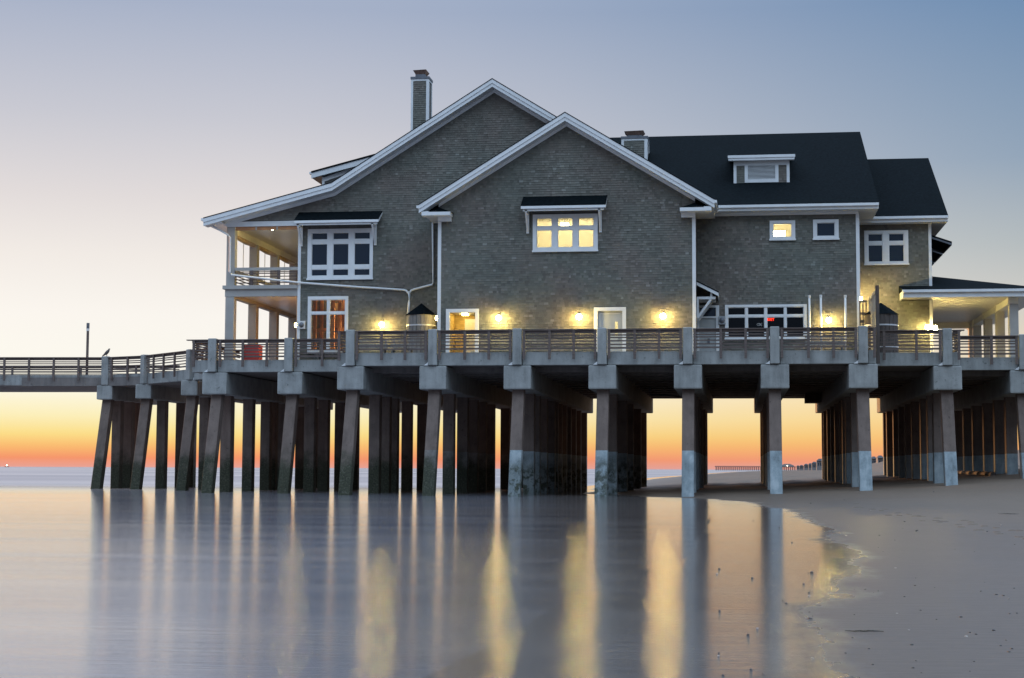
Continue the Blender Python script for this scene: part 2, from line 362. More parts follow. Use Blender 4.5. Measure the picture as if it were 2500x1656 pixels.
def dune_x(Y):
    pts = [(-60, 40), (85, 27), (300, 25), (600, 36), (1000, 52), (1500, 76), (3000, 160), (7000, 480)]
    for (a, va), (b_, vb) in zip(pts, pts[1:]):
        if Y <= b_: return va + (vb - va) * max(0, (Y - a) / (b_ - a))
    return 480
def ground_z(X, Y):
    d = X - shore(Y)
    z = 0.0
    if d < 0: z = 0.004 if d > -2.5 else max(-2.5, 0.004 + (d + 2.5) * 0.05)
    else:
        s = 0.017 if Y < 60 else (0.017 + 0.024 * min(1, (Y - 60) / 22) )
        z = 0.004 + s * max(0, d - 0.4) + max(0, min(d, 40) - 14) * 0.02 * (1 if Y < 140 else 0.5) if d < 40 else s * 40 + 0.5 * (1 if Y < 140 else 0.5)
        if Y > 140: z = min(z, 0.25 + 0.9 * min(1, d / 40))
        e = X - dune_x(Y)
        if e > 0: z += min(3.2, e ** 1.2 * 0.11) * (0.65 + 0.7 * vnoise(X * 0.05, Y * 0.03))
    if d > 0.8 and Y <= 84: z += min(1, (d - 0.8) / 2) * (0.05 * (vnoise(X * 0.8, Y * 0.22) - 0.5) + 0.025 * (vnoise(X * 2.1 + 7, Y * 0.7) - 0.5))
    if d > 1 and Y > 84:      # trodden sand and drift beyond the first piles
        k = min(1, (Y - 84) / 12) * min(1, (d - 1) / 4)
        z += k * (0.16 * (vnoise(X * 0.55, Y * 0.35) - 0.5) + 0.10 * (vnoise(X * 1.9, Y * 0.8) - 0.5))
    return z
xs = []; x = -70.0
while x < 900: xs.append(x); x += 0.45 if -14 < x < 26 else (2.0 if x < 70 else max(4, (x - 40) * 0.08))
ys = []; y = -30.0
while y < 7000: ys.append(y); y += 0.75 if y < 60 else (0.6 if y < 135 else (y - 100) * 0.045 + 0.6)
mb = MB()
mb.v = [(X, Y, ground_z(X, Y)) for Y in ys for X in xs]
nx = len(xs); mb.f = [(j * nx + i, j * nx + i + 1, (j + 1) * nx + i + 1, (j + 1) * nx + i) for j in range(len(ys) - 1) for i in range(nx - 1)]
beach = kind(mb.build('beach', 'sand', smooth=True), 'structure')
att = beach.data.attributes.new('shore_d', 'FLOAT', 'POINT'); att.data.foreach_set('value', [v.co.x - shore(v.co.y) for v in beach.data.vertices])
mb = MB(); mb.poly([(-40000, -400, 0), (40000, -400, 0), (40000, 50000, 0), (-40000, 50000, 0)])
kind(mb.build('sea', 'sea'), 'structure')

# ------------------------------------------------------------------ pier: bents, deck, posts, railings
Z_CAP0, Z_CAP1, Z_BEAM0, Z_BEAM1, Z_DECK, Z_RAIL = 5.38, 6.585, 6.60, 7.27, 7.10, 8.39
YF = 82.0           # front edge of the wide deck
pw = 0.30
mb = MB(); mb.box(-pw, pw, -pw, pw, -2.6, Z_CAP0 + 0.05); PILE = mb.mesh('pile', 'pile_concrete', bevel=0.025, seg=1)
mb = MB(); bt = 1.75
mb.hexa([(-pw, -pw - bt * 1.3, -2.6), (pw, -pw - bt * 1.3, -2.6), (pw, pw - bt * 1.3, -2.6), (-pw, pw - bt * 1.3, -2.6)], [(-pw, -pw, Z_CAP0 + 0.05), (pw, -pw, Z_CAP0 + 0.05), (pw, pw, Z_CAP0 + 0.05), (-pw, pw, Z_CAP0 + 0.05)])
BATTER = mb.mesh('battered_pile', 'pile_concrete', bevel=0.025, seg=1)
def bent(x, y0, length, offs, label, w=1.40, z0=Z_CAP0, batter=True):
    t_ = thing('pier_bent', (x, y0, max(0, ground_z(x, y0))), label, 'pier bent', 'concrete bents carrying the pier')
    mb = MB(); mb.box(x - w / 2, x + w / 2, y0, y0 + length, z0, Z_CAP1); mb.build('bent_cap', 'concrete', t_, bevel=0.07)
    for k, o in enumerate(offs):
        put('pile', BATTER if (k == 0 and batter) else PILE, t_, (x + random.uniform(-.05, .05) * (k > 0), y0 + 0.75 + o, z0 - Z_CAP0))
    return t_
dense = [0, 4.6, 8.9, 12.4, 14.6, 18.6, 23.2, 27.8, 31.0, 34.4]
BX = [-19.70, -15.40, -11.06, -6.75, -2.47, 1.82, 6.11]
bent(PX(523, 935, 86.8), 86.8, 24, [0, 1.8, 5.8, 9.6, 10.7, 13.2, 17.6, 21.4], 'concrete bent in the sea below the porch corner post, outermost under the wide deck')
bent(PX(707, 935, 86.8), 86.8, 30, [0, 3.8, 7.1, 11.1, 14.6, 21.8, 24.9], 'concrete bent in the sea below the two-by-two pane window')
bent(BX[0], YF, 35, [0, 5.2, 7.7, 10.0, 14.1, 18.6, 21.3, 28.8], 'concrete bent at the corner where the railing steps forward, below the wooden cistern lamp')
bent(BX[1], YF, 36, [0, 4.4, 8.9, 12.4, 15.3, 19.1, 25.7, 29.3, 33.0], 'concrete bent below the corner of the shingled front gable, beside the pale cistern')
bent(BX[2], YF, 36, [0, 4.5, 7.0, 10.4, 13.9, 15.8, 18.2, 20.7, 23.7, 27, 30, 34.4], 'concrete bent with closely packed piles below the lamp beside the open doorway')
bent(BX[3], YF, 36, [0, 5.4, 13.6, 18.8, 27.0, 34.4], 'concrete bent with wide gaps between piles below the closed grey door')
bent(BX[4], YF, 36, dense, 'concrete bent at the waterline below the small bracketed door hood')
bent(BX[5], YF, 36, dense, 'concrete bent on the sand below the wide eight-pane window')
bent(BX[6], YF, 36, dense, 'concrete bent on the sand below the tall timber screen post')
bent(10.38, 83.9, 34, [0, 3.0, 5.6, 9.6, 13.6, 17.6, 21.8, 26, 30, 33], 'concrete bent on the sand at the corner below the slate blue cistern and lamp')
bent(14.72, 87.8, 30, [0, 4.0, 8.0, 12.2, 16.4, 20.6, 25, 29], 'concrete bent on the sand below the hip roofed porch, last under the deck')
# narrow pier: front points of its bents
NB = [(PX(462, 930, 94.6), 94.6), (PX(350, 937, 98.9), 98.9), (PX(255, 944, 100.2), 100.2)]
for (x, y0), lb, ln, of in zip(NB, ['smaller bent of the slanting walkway next to the wide deck', 'smaller bent in the middle of the slanting walkway', 'smaller bent where the slanting walkway meets the straight pier, under a perched bird'],
                       [14, 10, 9], [[0, 2.5, 7.2, 11.7], [0, 2.85, 6.5, 8.6], [0, 1.7, 3.7, 5.0]]):
    bent(x, y0, ln, of, lb, w=1.05, z0=5.68)
bent(NB[2][0] - 12.2, 99.2, 9, [0, 4, 8], 'smaller bent of the straight pier beyond the lamp post', w=1.05, z0=5.68)

deck = thing('pier_deck', (-5, 90, Z_BEAM0), 'weathered concrete deck slab with edge beams and square posts carrying the house', 'deck')
FRONT = [(-33.5, 95.8), (-29.75, 95.8), (-29.75, 86.95), (-20.35, 86.95), (-20.35, 82.15), (6.72, 82.15), (6.72, 84.05), (11.02, 84.05), (11.02, 87.95), (22, 87.95), (22, 118), (-19, 118), (-26, 112), (-33.5, 109.5)]
mb = MB(); mb.prism([(a, b_ + 0.12 if b_ < 100 else b_) for a, b_ in FRONT], 'z', 6.62, Z_DECK); mb.build('deck_slab', 'deck_concrete', deck)
mb = MB(); mb.prism([(NB[0][0] + 1.2, 95.9), (NB[1][0], 99.05), (NB[2][0], 100.35), (NB[2][0] - 26, 98.6), (NB[2][0] - 26, 107.5), (NB[2][0], 108.8), (NB[1][0], 109.0), (NB[0][0] + 1.2, 109.4)], 'z', 6.55, Z_DECK - 0.004); mb.build('walkway_slab', 'deck_concrete', deck)
# precast ribs under the slab, running along the pier
for k in range(13):
    Yr = 84.6 + k * 2.6; mb = MB(); mb.box(-19 if Yr > 87 else -19.5, (6.2 if Yr < 88.5 else 21.0), Yr - 0.55, Yr + 0.55, 6.36, 6.615); mb.build('deck_rib', 'deck_concrete', deck)
mb = MB(); mb.box(4.35, 5.35, 108, 110, 5.75, 6.34); mb.build('service_box', 'deck_concrete', deck)
mb = MB(); mb.tube([(-5.3, 100, 6.4), (-5.3, 100, 5.9), (-3.1, 100.4, 5.8)], 0.06, 6); mb.build('service_pipe', 'zinc', deck)
def edge_bay(p, q, zoff=0.0):
    p, q = Vector((*p, 0)), Vector((*q, 0)); d = (q - p).normalized(); nrm = Vector((d.y, -d.x, 0))
    a, c = p + d * 0.02, q - d * 0.02
    z0, z1 = Z_BEAM0, Z_BEAM1
    mb = MB(); w = -nrm * 0.3
    mb.hexa([a + Vector((0, 0, z0)), c + Vector((0, 0, z0)), c + w + Vector((0, 0, z0)), a + w + Vector((0, 0, z0))], [a + Vector((0, 0, z1)), c + Vector((0, 0, z1)), c + w + Vector((0, 0, z1)), a + w + Vector((0, 0, z1))])
    mb.build('edge_beam', 'concrete', deck, bevel=0.02, seg=1)
def edge_post(x, y, ang=0.0):
    mb = MB(); mb.box(-0.235, 0.235, -0.2, 0.26, Z_BEAM0, 8.45); o = mb.build('concrete_post', 'concrete', deck, bevel=0.035, seg=1)
    o.location = (x, y, 0); o.rotation_euler = (0, 0, ang)
    mb = MB(); mb.prism([(x + 0.24, Z_BEAM0), (x + 0.46, Z_BEAM0), (x + 0.24, Z_BEAM0 + 0.17)], 'y', y - 0.10, y + 0.15) if ang else mb.prism([(x - 0.24, Z_BEAM0), (x - 0.46, Z_BEAM0), (x - 0.24, Z_BEAM0 + 0.17)], 'y', y - 0.10, y + 0.15)
    mb.build('bearing_wedge', 'trim', deck)
def railing(p, q, label, posts=(0.0, 0.36, 0.70, 1.0), ends=True, ext=(0, 0)):
    p, q = Vector((*p, 0)), Vector((*q, 0)); d = (q - p).normalized(); nrm = Vector((d.y, -d.x, 0)); L = (q - p).length
    t_ = thing('deck_railing', (p.x, p.y, Z_BEAM1), label, 'railing', 'wooden slat railings along the deck edge')
    def bar(name, z0, z1, off, th, e=(0, 0)):
        a, c = p - d * e[0] + nrm * off, q + d * e[1] + nrm * off
        mb = MB(); mb.beam(a + Vector((0, 0, (z0 + z1) / 2)), c + Vector((0, 0, (z0 + z1) / 2)), th, z1 - z0); return mb.build(name, 'rail_wood', t_)
    bar('top_board', 8.34, Z_RAIL, -0.02, 0.30, ext)
    bar('top_rail', 8.19, 8.338, 0.0, 0.05)
    bar('slat', 8.06, 8.13, -0.03, 0.04)
    for zc in (7.97, 7.80, 7.62): bar('slat', zc - 0.033, zc + 0.033, -0.03, 0.04)
    bar('slat', 7.40, 7.49, -0.03, 0.04)
    for f in posts:
        c_ = p + d * (0.08 + f * (L - 0.16)) + nrm * 0.075
        mb = MB(); mb.beam(c_ + Vector((0, 0, 6.88)), c_ + Vector((0, 0, 8.335)), 0.13, 0.10, up=tuple(nrm)); mb.build('baluster_post', 'rail_wood', t_)
    return t_
hp = 0.27
# wide deck, S3
BAYL = ['from the stepped deck corner to the pale cistern', 'in front of the open lit doorway', 'between the lamp and the closed grey door', 'from the closed grey door to the gable corner', 'in front of the hooded door and wide window', 'in front of the three white pipes']
for k in range(6):
    a, c = (BX[k] + hp, YF), (BX[k + 1] - hp, YF)
    edge_bay((BX[k] + 0.24, YF + .13), (BX[k + 1] - 0.24, YF + .13)); railing(a, c, 'brown slat railing ' + BAYL[k])
for x in BX: edge_post(x, YF + 0.06)
edge_bay((-20.33, YF + .13), (BX[0] - .24, YF + .13)); railing((-20.36, YF), (BX[0] - hp, YF), 'very short brown slat railing at the stepped corner of the deck', posts=(0.0,), ext=(0.25, 0))
edge_bay((6.36, YF + .13), (6.74, YF + .13)); railing((6.11 + hp, YF), (6.74, YF), 'very short brown slat railing beside the tall timber screen post', posts=(1.0,))
# return sides of the steps
edge_bay((-20.36, 86.9), (-20.36, 82.2)); railing((-20.36, 86.6), (-20.36, 82.2), 'brown slat railing running back from the stepped deck corner', posts=(0.33, 0.66))
# S2
sx1, sx2 = PX(520.5, 850, 86.9), PX(706.5, 850, 86.9)
edge_post(sx1, 86.86); edge_post(sx2, 86.86)
for a, c, lb, ps in [((sx1 + hp, 86.8), (sx2 - hp, 86.8), 'brown slat railing in front of the red board below the porch', (0.03, 0.385, 0.76)), ((sx2 + hp, 86.8), (-20.37, 86.8), 'brown slat railing in front of the two-by-two pane window', (0.02, 0.44)),
                 ((-29.78, 86.8), (sx1 - hp, 86.8), 'short brown slat railing at the seaward corner of the wide deck', (0.05,))]:
    edge_bay((a[0] - 0.03, 86.93), (c[0] + 0.03, 86.93)); railing(a, c, lb, posts=ps, ext=(0.3, 0) if 'short' in lb else (0, 0))
edge_bay((-29.77, 95.7), (-29.77, 86.98)); railing((-29.77, 95.4), (-29.77, 86.9), 'brown slat railing along the seaward side of the wide deck', posts=(0.1, 0.3, 0.5, 0.7, 0.9))
# S4, S5
edge_bay((6.78, 84.03), (10.14, 84.03)); railing((6.9, 83.9), (10.38 - hp, 83.9), 'brown slat railing in front of the slate blue cistern', posts=(0.10, 0.62, 1.0)); edge_post(10.38, 83.96)
edge_bay((10.62, 84.03), (11.02, 84.03)); railing((10.38 + hp, 83.9), (11.02, 83.9), 'very short brown slat railing at the corner in front of the porch', posts=(1.0,), ext=(0, 0.2))
edge_bay((11.0, 84.1), (11.0, 87.9)); railing((11.0, 84.2), (11.0, 87.7), 'brown slat railing running back beside the porch corner', posts=(0.5,))
edge_bay((11.05, 87.93), (14.48, 87.93)); railing((11.1, 87.8), (14.72 - hp, 87.8), 'brown slat railing in front of the tapered porch columns', posts=(0.03, 0.60, 1.0)); edge_post(14.72, 87.86)
edge_bay((14.96, 87.93), (19.0, 87.93)); railing((14.72 + hp, 87.8), (19, 87.8), 'brown slat railing past the last concrete post of the deck')
# slanting walkway and straight pier
A0 = (NB[0][0] + 2.7, 92.0); A1 = (NB[0][0], 94.7); A2 = (NB[1][0], 99.0); A3 = (NB[2][0], 100.3); A4 = (NB[2][0] - 12.2, 99.3); A5 = (NB[2][0] - 26, 98.2)
ang = lambda a, c: math.atan2(c[1] - a[1], c[0] - a[0])
for (a, c, lb, ps) in [(A1, A0, 'weathered slat railing of the slanting walkway beside the wide deck', (0.45, 0.62)), (A2, A1, 'weathered slat railing in the middle of the slanting walkway', (0.2, 0.45, 0.72)),
                   (A3, A2, 'weathered slat railing at the bend of the walkway beside the perched bird', (0.1, 0.62)), (A4, A3, 'weathered slat railing of the straight pier beside the lamp post', (0.05, 0.18, 0.32, 0.46, 0.6, 0.74, 0.88)),
                   (A5, A4, 'weathered slat railing of the straight pier beyond the lamp post', (0.1, 0.3, 0.5, 0.7, 0.9))]:
    av, cv = Vector(a), Vector(c); dd = (cv - av).normalized() * hp
    railing(tuple(av + dd), tuple(cv - dd), lb, posts=ps)
    nn = Vector((dd.y, -dd.x)).normalized() * -0.13
    edge_bay(tuple(av + dd * .9 + nn), tuple(cv - dd * .9 + nn))
for a, an in [(A1, ang(A2, A1)), (A2, ang(A2, A1)), (A3, 0.05), (A4, 0.02)]: edge_post(a[0], a[1] + 0.05, an)
# far side railings seen through the near one
for a, c, lb in [((NB[2][0] - 26, 107.2), (NB[2][0] - 8, 108.2), 'weathered slat railing on the far side of the straight pier'), ((NB[2][0] - 8, 108.2), (NB[2][0] + 2, 108.6), 'weathered slat railing on the far side of the pier behind the bird')]:
    railing(a, c, lb, posts=(0.1, 0.3, 0.5, 0.7, 0.9)); edge_bay((a[0], a[1] + .13), (c[0], c[1] + .13))

# ------------------------------------------------------------------ the house
YA, YB, YD = 84.5, 87.8, 91.6
house = thing('pier_house', (-8, 92, Z_DECK), 'large grey shingled house with white trim and dark roofs standing on the pier', 'house')
RIDGE_Y = 99.6
SH = []      # collected shingles (size, mesh data)
def course_wall(Y, poly, holes, dirn=-1, xmin=None):
    """collect shingles for a wall in plane Y; poly gives x-extent per z through a function"""
    z = Z_DECK + 0.01
    zt = poly['top']; ex = 0.127; k = 0
    while z < zt - 0.03:
        h = min(ex, zt - z); l, r = poly['ext'](z + h * 0.5)
        if r - l > 0.1:
            segs = [(l, r)]
            for (a, c, z0, z1) in holes:
                if z + h * 0.75 > z0 and z + h * 0.25 < z1:
                    ns = []
                    for (p0, p1) in segs:
                        if c <= p0 or a >= p1: ns.append((p0, p1)); continue
                        if a > p0: ns.append((p0, a))
                        if c < p1: ns.append((c, p1))
                    segs = ns
            for (p0, p1) in segs:
                x = p0
                while x < p1 - 0.01:
                    w = random.uniform(0.09, 0.26)
                    if p1 - x - w < 0.07: w = p1 - x
                    SH.append((x + 0.0015, x + w - 0.0035, z + random.uniform(-0.006, 0.004), z + h + 0.012, Y, random.random() ** 1.1))
                    x += w
        z += ex; k += 1
def shingle_data(sh, v, f, tint):
    x0, x1, z0, z1, Y, tn = sh
    i = len(v); d = 0.026 + 0.010 * tn
    v += [(x0, Y - d, z0), (x1, Y - d, z0), (x1, Y - 0.004, z1), (x0, Y - 0.004, z1), (x0, Y, z0), (x1, Y, z0)]
    f += [(i, i + 1, i + 2, i + 3), (i + 4, i + 5, i + 1, i), (i, i + 3, i + 4), (i + 1, i + 5, i + 2)]; tint += [tn] * 4
def shingle_mesh(name, shs):
    v, f, tn = [], [], []
    for s_ in shs: shingle_data(s_, v, f, tn)
    me = bpy.data.meshes.new(name); me.from_pydata(v, [], f); me.materials.append(MATS['shingle'])
    a = me.attributes.new('tint', 'FLOAT', 'FACE'); a.data.foreach_set('value', tn); me.update(); return me
def wall_with_holes(name, Y, outline, holes, thick=0.12, mat='sheathing'):
    bm = bmesh.new()
    def loop(pts):
        vs_ = [bm.verts.new((p[0], Y + 0.002, p[1])) for p in pts]; return [bm.edges.new((vs_[i], vs_[(i + 1) % len(vs_)])) for i in range(len(vs_))]
    ed = loop(outline)
    for (a, c, z0, z1) in holes: ed += loop([(a, z0), (c, z0), (c, z1), (a, z1)])
    bmesh.ops.triangle_fill(bm, use_beauty=True, use_dissolve=False, edges=ed)
    r = bmesh.ops.extrude_face_region(bm, geom=list(bm.faces)); bmesh.ops.translate(bm, vec=(0, thick, 0), verts=[g for g in r['geom'] if isinstance(g, bmesh.types.BMVert)])
    bmesh.ops.recalc_face_normals(bm, faces=bm.faces)
    me = bpy.data.meshes.new(name); bm.to_mesh(me); bm.free(); me.materials.append(MATS[mat]); return put(name, me, house)
def rect(x0, x1, y0, y1, Y):
    """photo rectangle on the wall plane -> x0,x1,z0,z1"""
    xm, ym = (x0 + x1) / 2, (y0 + y1) / 2
    return PX(x0, ym, Y), PX(x1, ym, Y), PZ(xm, y1, Y), PZ(xm, y0, Y)
def window(Y, outer, cols, rows, glass='dark_glass', label=None, sill=True):
    x0, x1, z0, z1 = rect(*outer, Y); ym = (outer[2] + outer[3]) / 2; xm = (outer[0] + outer[1]) / 2
    cx = [(PX(a, ym, Y), PX(b_, ym, Y)) for a, b_ in cols]; rz = [(PZ(xm, b_, Y), PZ(xm, a, Y)) for a, b_ in rows]   # rows top to bottom
    mb = MB(); yo, yi = Y - 0.075, Y + 0.06
    # casing
    mb.box(x0, cx[0][0], yo, yi, z0, z1); mb.box(cx[-1][1], x1, yo, yi, z0, z1)
    mb.box(cx[0][0], cx[-1][1], yo, yi, rz[0][1], z1); mb.box(cx[0][0], cx[-1][1], yo, yi, z0, rz[-1][0])
    for (a, b_), (c, d) in zip(cx, cx[1:]): mb.box(b_, c, yo + 0.02, yi, rz[-1][0], rz[0][1])
    for (a, b_), (c, d) in zip(rz, rz[1:]):
        for (l, r) in cx: mb.box(l, r, yo + 0.03, yi, d, a)
    w = mb.build('window', 'trim', house)
    if label: w['label'] = label
    if sill:
        mb = MB(); mb.box(x0 - 0.03, x1 + 0.03, Y - 0.13, Y - 0.078, z0 - 0.02, z0 + 0.07); mb.build('sill', 'trim', w)
    # sash lip round every pane, then the pane
    for (l, r) in cx:
        for (a, b_) in rz:
            s_ = 0.035; mb = MB(); ys0, ys1 = yo + 0.045, yi - 0.01
            mb.box(l + 0.002, l + s_, ys0, ys1, a + 0.002, b_ - 0.002); mb.box(r - s_, r - 0.002, ys0, ys1, a + 0.002, b_ - 0.002)
            mb.box(l + s_, r - s_, ys0, ys1, b_ - s_, b_ - 0.002); mb.box(l + s_, r - s_, ys0, ys1, a + 0.002, a + s_); mb.build('sash', 'trim', w)
            mb = MB(); mb.box(l + s_ - 0.004, r - s_ + 0.004, Y + 0.0, Y + 0.012, a + s_ - 0.004, b_ - s_ + 0.004); mb.build('pane', glass, w)
    return w, (x0, x1, z0, z1)
def room(name, x0, x1, y0, y1, z0, z1, mat, ceil=None):
    """closed interior shell behind a window, open to the wall"""
    mb = MB(); t_ = 0.08
    mb.box(x0 - t_, x0, y0, y1, z0, z1); mb.box(x1, x1 + t_, y0, y1, z0, z1); mb.box(x0 - t_, x1 + t_, y1, y1 + t_, z0, z1); mb.box(x0 - t_, x1 + t_, y0, y1 + t_, z0 - t_, z0)
    r = mb.build(name, mat, house); mb = MB(); mb.box(x0 - t_, x1 + t_, y0, y1 + t_, z1, z1 + t_); mb.build('room_ceiling', ceil or mat, r); return r

# gable A --------------------------------------------------------
YO = YA - 0.85
A_ap = P(1379, 273, YO); A_l = P(1022, 497, YO); A_r = P(1735, 482, YO)
slA_l = (A_ap.z - A_l.z) / (A_ap.x - A_l.x); slA_r = (A_ap.z - A_r.z) / (A_r.x - A_ap.x); slA = (slA_l + slA_r) / 2
ze = A_ap.z - slA * (A_ap.x - A_l.x); A_l.z = ze; A_r.x = A_ap.x + (A_ap.x - A_l.x); A_r.z = ze
AX0, AX1 = PX(1070, 700, YA), PX(1697.5, 700, YA)
RK = 0.52                                   # vertical depth of rake boards
def zA(x): return A_ap.z - slA * abs(x - A_ap.x)
wA, hA = window(YA, (1301, 1459.5, 523.5, 614.6), [(1310, 1348), (1361.5, 1399), (1412, 1450)], [(532, 553), (561, 605)], 'clear_glass', 'lit six-pane window with pale yellow light')
d1 = rect(1089, 1169, 754.5, 870, YA); d1 = (d1[0], d1[1], Z_DECK, d1[3])
d2 = rect(1450, 1528.5, 750.6, 870, YA); d2 = (d2[0], d2[1], Z_DECK, d2[3])
topA = zA(A_ap.x) - RK
holesA = [hA, d1, d2]
course_wall(YA, {'top': topA, 'ext': lambda z: (max(AX0 + 0.15, A_ap.x - (zA(A_ap.x) - 0.60 - z) / slA), min(AX1 - 0.15, A_ap.x + (zA(A_ap.x) - 0.60 - z) / slA))}, holesA)
def gable_poly(x0, x1, fn, ap, drop): return [(x0, Z_DECK), (x1, Z_DECK), (x1, fn(x1) - drop), (ap, fn(ap) - drop), (x0, fn(x0) - drop)]
wallA = wall_with_holes('gable_wall', YA, gable_poly(AX0, AX1, zA, A_ap.x, 0.45), [(a + .03, b_ - .03, max(Z_DECK + .01, c + .03), d - .03) for a, b_, c, d in holesA])
wallA['label'] = 'front gable wall with two doors, lit window and three lamps'
for xx in (AX0, AX1):
    s_ = 1 if xx == AX0 else -1
    mb = MB(); mb.box(min(xx, xx + s_ * 0.15), max(xx, xx + s_ * 0.15), YA - 0.06, YA + 0.0, Z_DECK, zA(xx) - 0.75); mb.build('corner_board', 'trim', house)
    mb = MB(); mb.box(min(xx - s_ * 0.03, xx), max(xx - s_ * 0.03, xx), YA - 0.06, YA + 0.14, Z_DECK, zA(xx) - 0.75); mb.build('corner_board', 'trim', house)
    mb = MB(); mb.box(min(xx, xx + s_ * 0.12), max(xx, xx + s_ * 0.12), YA + 0.14, 95, Z_DECK, zA(xx) - 0.5); mb.build('side_wall', 'sheathing', house)
def gable_roof(prof, y0, y1, yw, name='roof'):
    """prof: list of (x,z) along the roof top from left eave over the apex to the right eave"""
    low = [(x, z - 0.045) for x, z in prof][::-1]
    mb = MB(); mb.prism(prof + low, 'y', y0 - 0.02, y1); r = mb.build(name, 'roof', house)
    def band(nm, a, b_, ya, yb, mat='trim'):
        for (p, q) in zip(prof, prof[1:]):
            mb = MB(); mb.prism([(p[0], p[1] - a), (q[0], q[1] - a), (q[0], q[1] - b_), (p[0], p[1] - b_)], 'y', ya, yb); mb.build(nm, mat, r)
    band('rake_board', 0.047, 0.26, y0, y0 + 0.10); band('rake_board', 0.262, RK - .06, y0 + 0.045, y0 + 0.12)
    band('rake_soffit', 0.40, 0.44, y0 + 0.12, yw - 0.004)
    return r, band
profA = [(A_l.x, A_l.z), (A_ap.x, A_ap.z), (A_r.x, A_r.z)]
roofA, bandA = gable_roof(profA, YO, 97, YA)
# frieze along the rake
def frieze(prof, Yw, a, b_, lo, hi):
    for (p, q) in zip(prof, prof[1:]):
        sl = (q[1] - p[1]) / (q[0] - p[0]); x0, x1 = max(p[0], lo), min(q[0], hi)
        if x1 - x0 < 0.05: continue
        f = lambda x: p[1] + sl * (x - p[0])
        mb = MB(); mb.prism([(x0, f(x0) - a), (x1, f(x1) - a), (x1, f(x1) - b_), (x0, f(x0) - b_)], 'y', Yw - 0.055, Yw); mb.build('frieze_board', 'trim', house)
frieze(profA, YA, 0.442, 0.60, AX0, AX1)
# eave soffits, gutters and cornice returns of A
for s_, xe, xw in ((1, A_l.x, AX0), (-1, A_r.x, AX1)):
    zs = ze - RK + 0.12
    mb = MB(); mb.box(min(xe + s_ * .02, xw), max(xe + s_ * .02, xw), YO + 0.13, 94, zs, zs + 0.04); mb.build('eave_soffit', 'trim', roofA)
    mb = MB(); mb.box(min(xe, xe - s_ * 0.12), max(xe, xe - s_ * 0.12), YO + 0.02, 93 if s_ > 0 else 87.2, ze - 0.20, ze - 0.06); mb.build('gutter', 'trim', roofA)
    xi = xw + s_ * 0.75
    mb = MB(); mb.box(min(xe + s_ * .16, xi), max(xe + s_ * .16, xi), YO + 0.002, YA - 0.06, ze - 0.42 - 0.18, ze - 0.42); mb.build('cornice_return', 'trim', roofA)
    mb = MB(); mb.box(min(xw + s_ * 0.002, xi - s_ * .05), max(xw + s_ * .002, xi - s_ * .05), YA - 0.30, YA - 0.06, ze - 0.84, ze - 0.602); mb.build('cornice_return', 'trim', roofA)
    mb = MB(); ra = xw + s_ * 0.02
    mb.poly([(xe + s_ * .5, YO + 0.002, ze - 0.418), (xi, YO + 0.002, ze - 0.418), (ra, YA - 0.03, ze - 0.06)]); mb.poly([(xi, YO + 0.002, ze - 0.418), (xi + s_ * .08, YA - .03, ze - 0.40), (ra, YA - 0.03, ze - 0.06)])
    mb.poly([(xe + s_ * .5, YO + .002, ze - .418), (ra, YA - .03, ze - .06), (xi + s_ * .08, YA - .03, ze - .40), (xi, YO + .002, ze - .418)]); mb.build('return_roof', 'roof', roofA)
# awnings with brackets
def awning(tl, tr, bl, br, Y, proj, brackets, label):
    yt, yb = Y, Y - proj
    a, b_, c, d = P(*tl, yt), P(*tr, yt), P(*br, yb), P(*bl, yb)
    zt = (a.z + b_.z) / 2; zb = (c.z + d.z) / 2
    x0, x1 = (a.x + d.x) / 2, (b_.x + c.x) / 2
    mb = MB(); mb.prism([(yt, zt), (yb, zb), (yb, zb - 0.05), (yt, zt - 0.05)], 'x', x0, x1); aw = mb.build('awning', 'roof', house); aw['label'] = label
    mb = MB(); mb.box(x0 + 0.002, x1 - 0.002, yb + 0.004, yb + 0.05, zb - 0.19, zb - 0.052); mb.build('fascia', 'trim', aw)
    mb = MB(); mb.prism([(yt, zt - 0.052), (yb + .05, zb - 0.055), (yb + .05, zb - 0.19), (yt, zt - 0.19)], 'x', x0 + 0.004, x0 + 0.06); mb.prism([(yt, zt - 0.052), (yb + .05, zb - 0.055), (yb + .05, zb - 0.19), (yt, zt - 0.19)], 'x', x1 - 0.06, x1 - 0.004); mb.build('side_board', 'trim', aw)
    mb = MB(); mb.box(x0 + 0.1, x1 - 0.1, yb + 0.10, yb + 0.20, zb - 0.30, zb - 0.19); mb.build('support_beam', 'trim', aw)
    for bx in brackets:
        x = PX(bx, tl[1] + 70, Y); mb = MB()
        mb.box(x - 0.07, x + 0.07, Y - 0.12, Y - 0.03, zb - 1.35, zb - 0.1); mb.beam((x, Y - 0.08, zb - 1.25), (x, yb + 0.14, zb - 0.30), 0.10, 0.12); mb.beam((x, Y - 0.05, zb - 0.27), (x, yb + 0.10, zb - 0.27), 0.115, 0.10); mb.build('bracket', 'trim', aw)
awning((1278, 480.6), (1482, 476), (1270.7, 502), (1479.6, 496.7), YA, 1.0, (1289, 1466), 'dark awning over the lit window')
# lit room behind the window
room('upper_room', hA[0] - 0.9, hA[1] + 0.9, YA + 0.13, YA + 3.2, hA[2] - 0.6, hA[3] + 1.6, 'cream_wall')
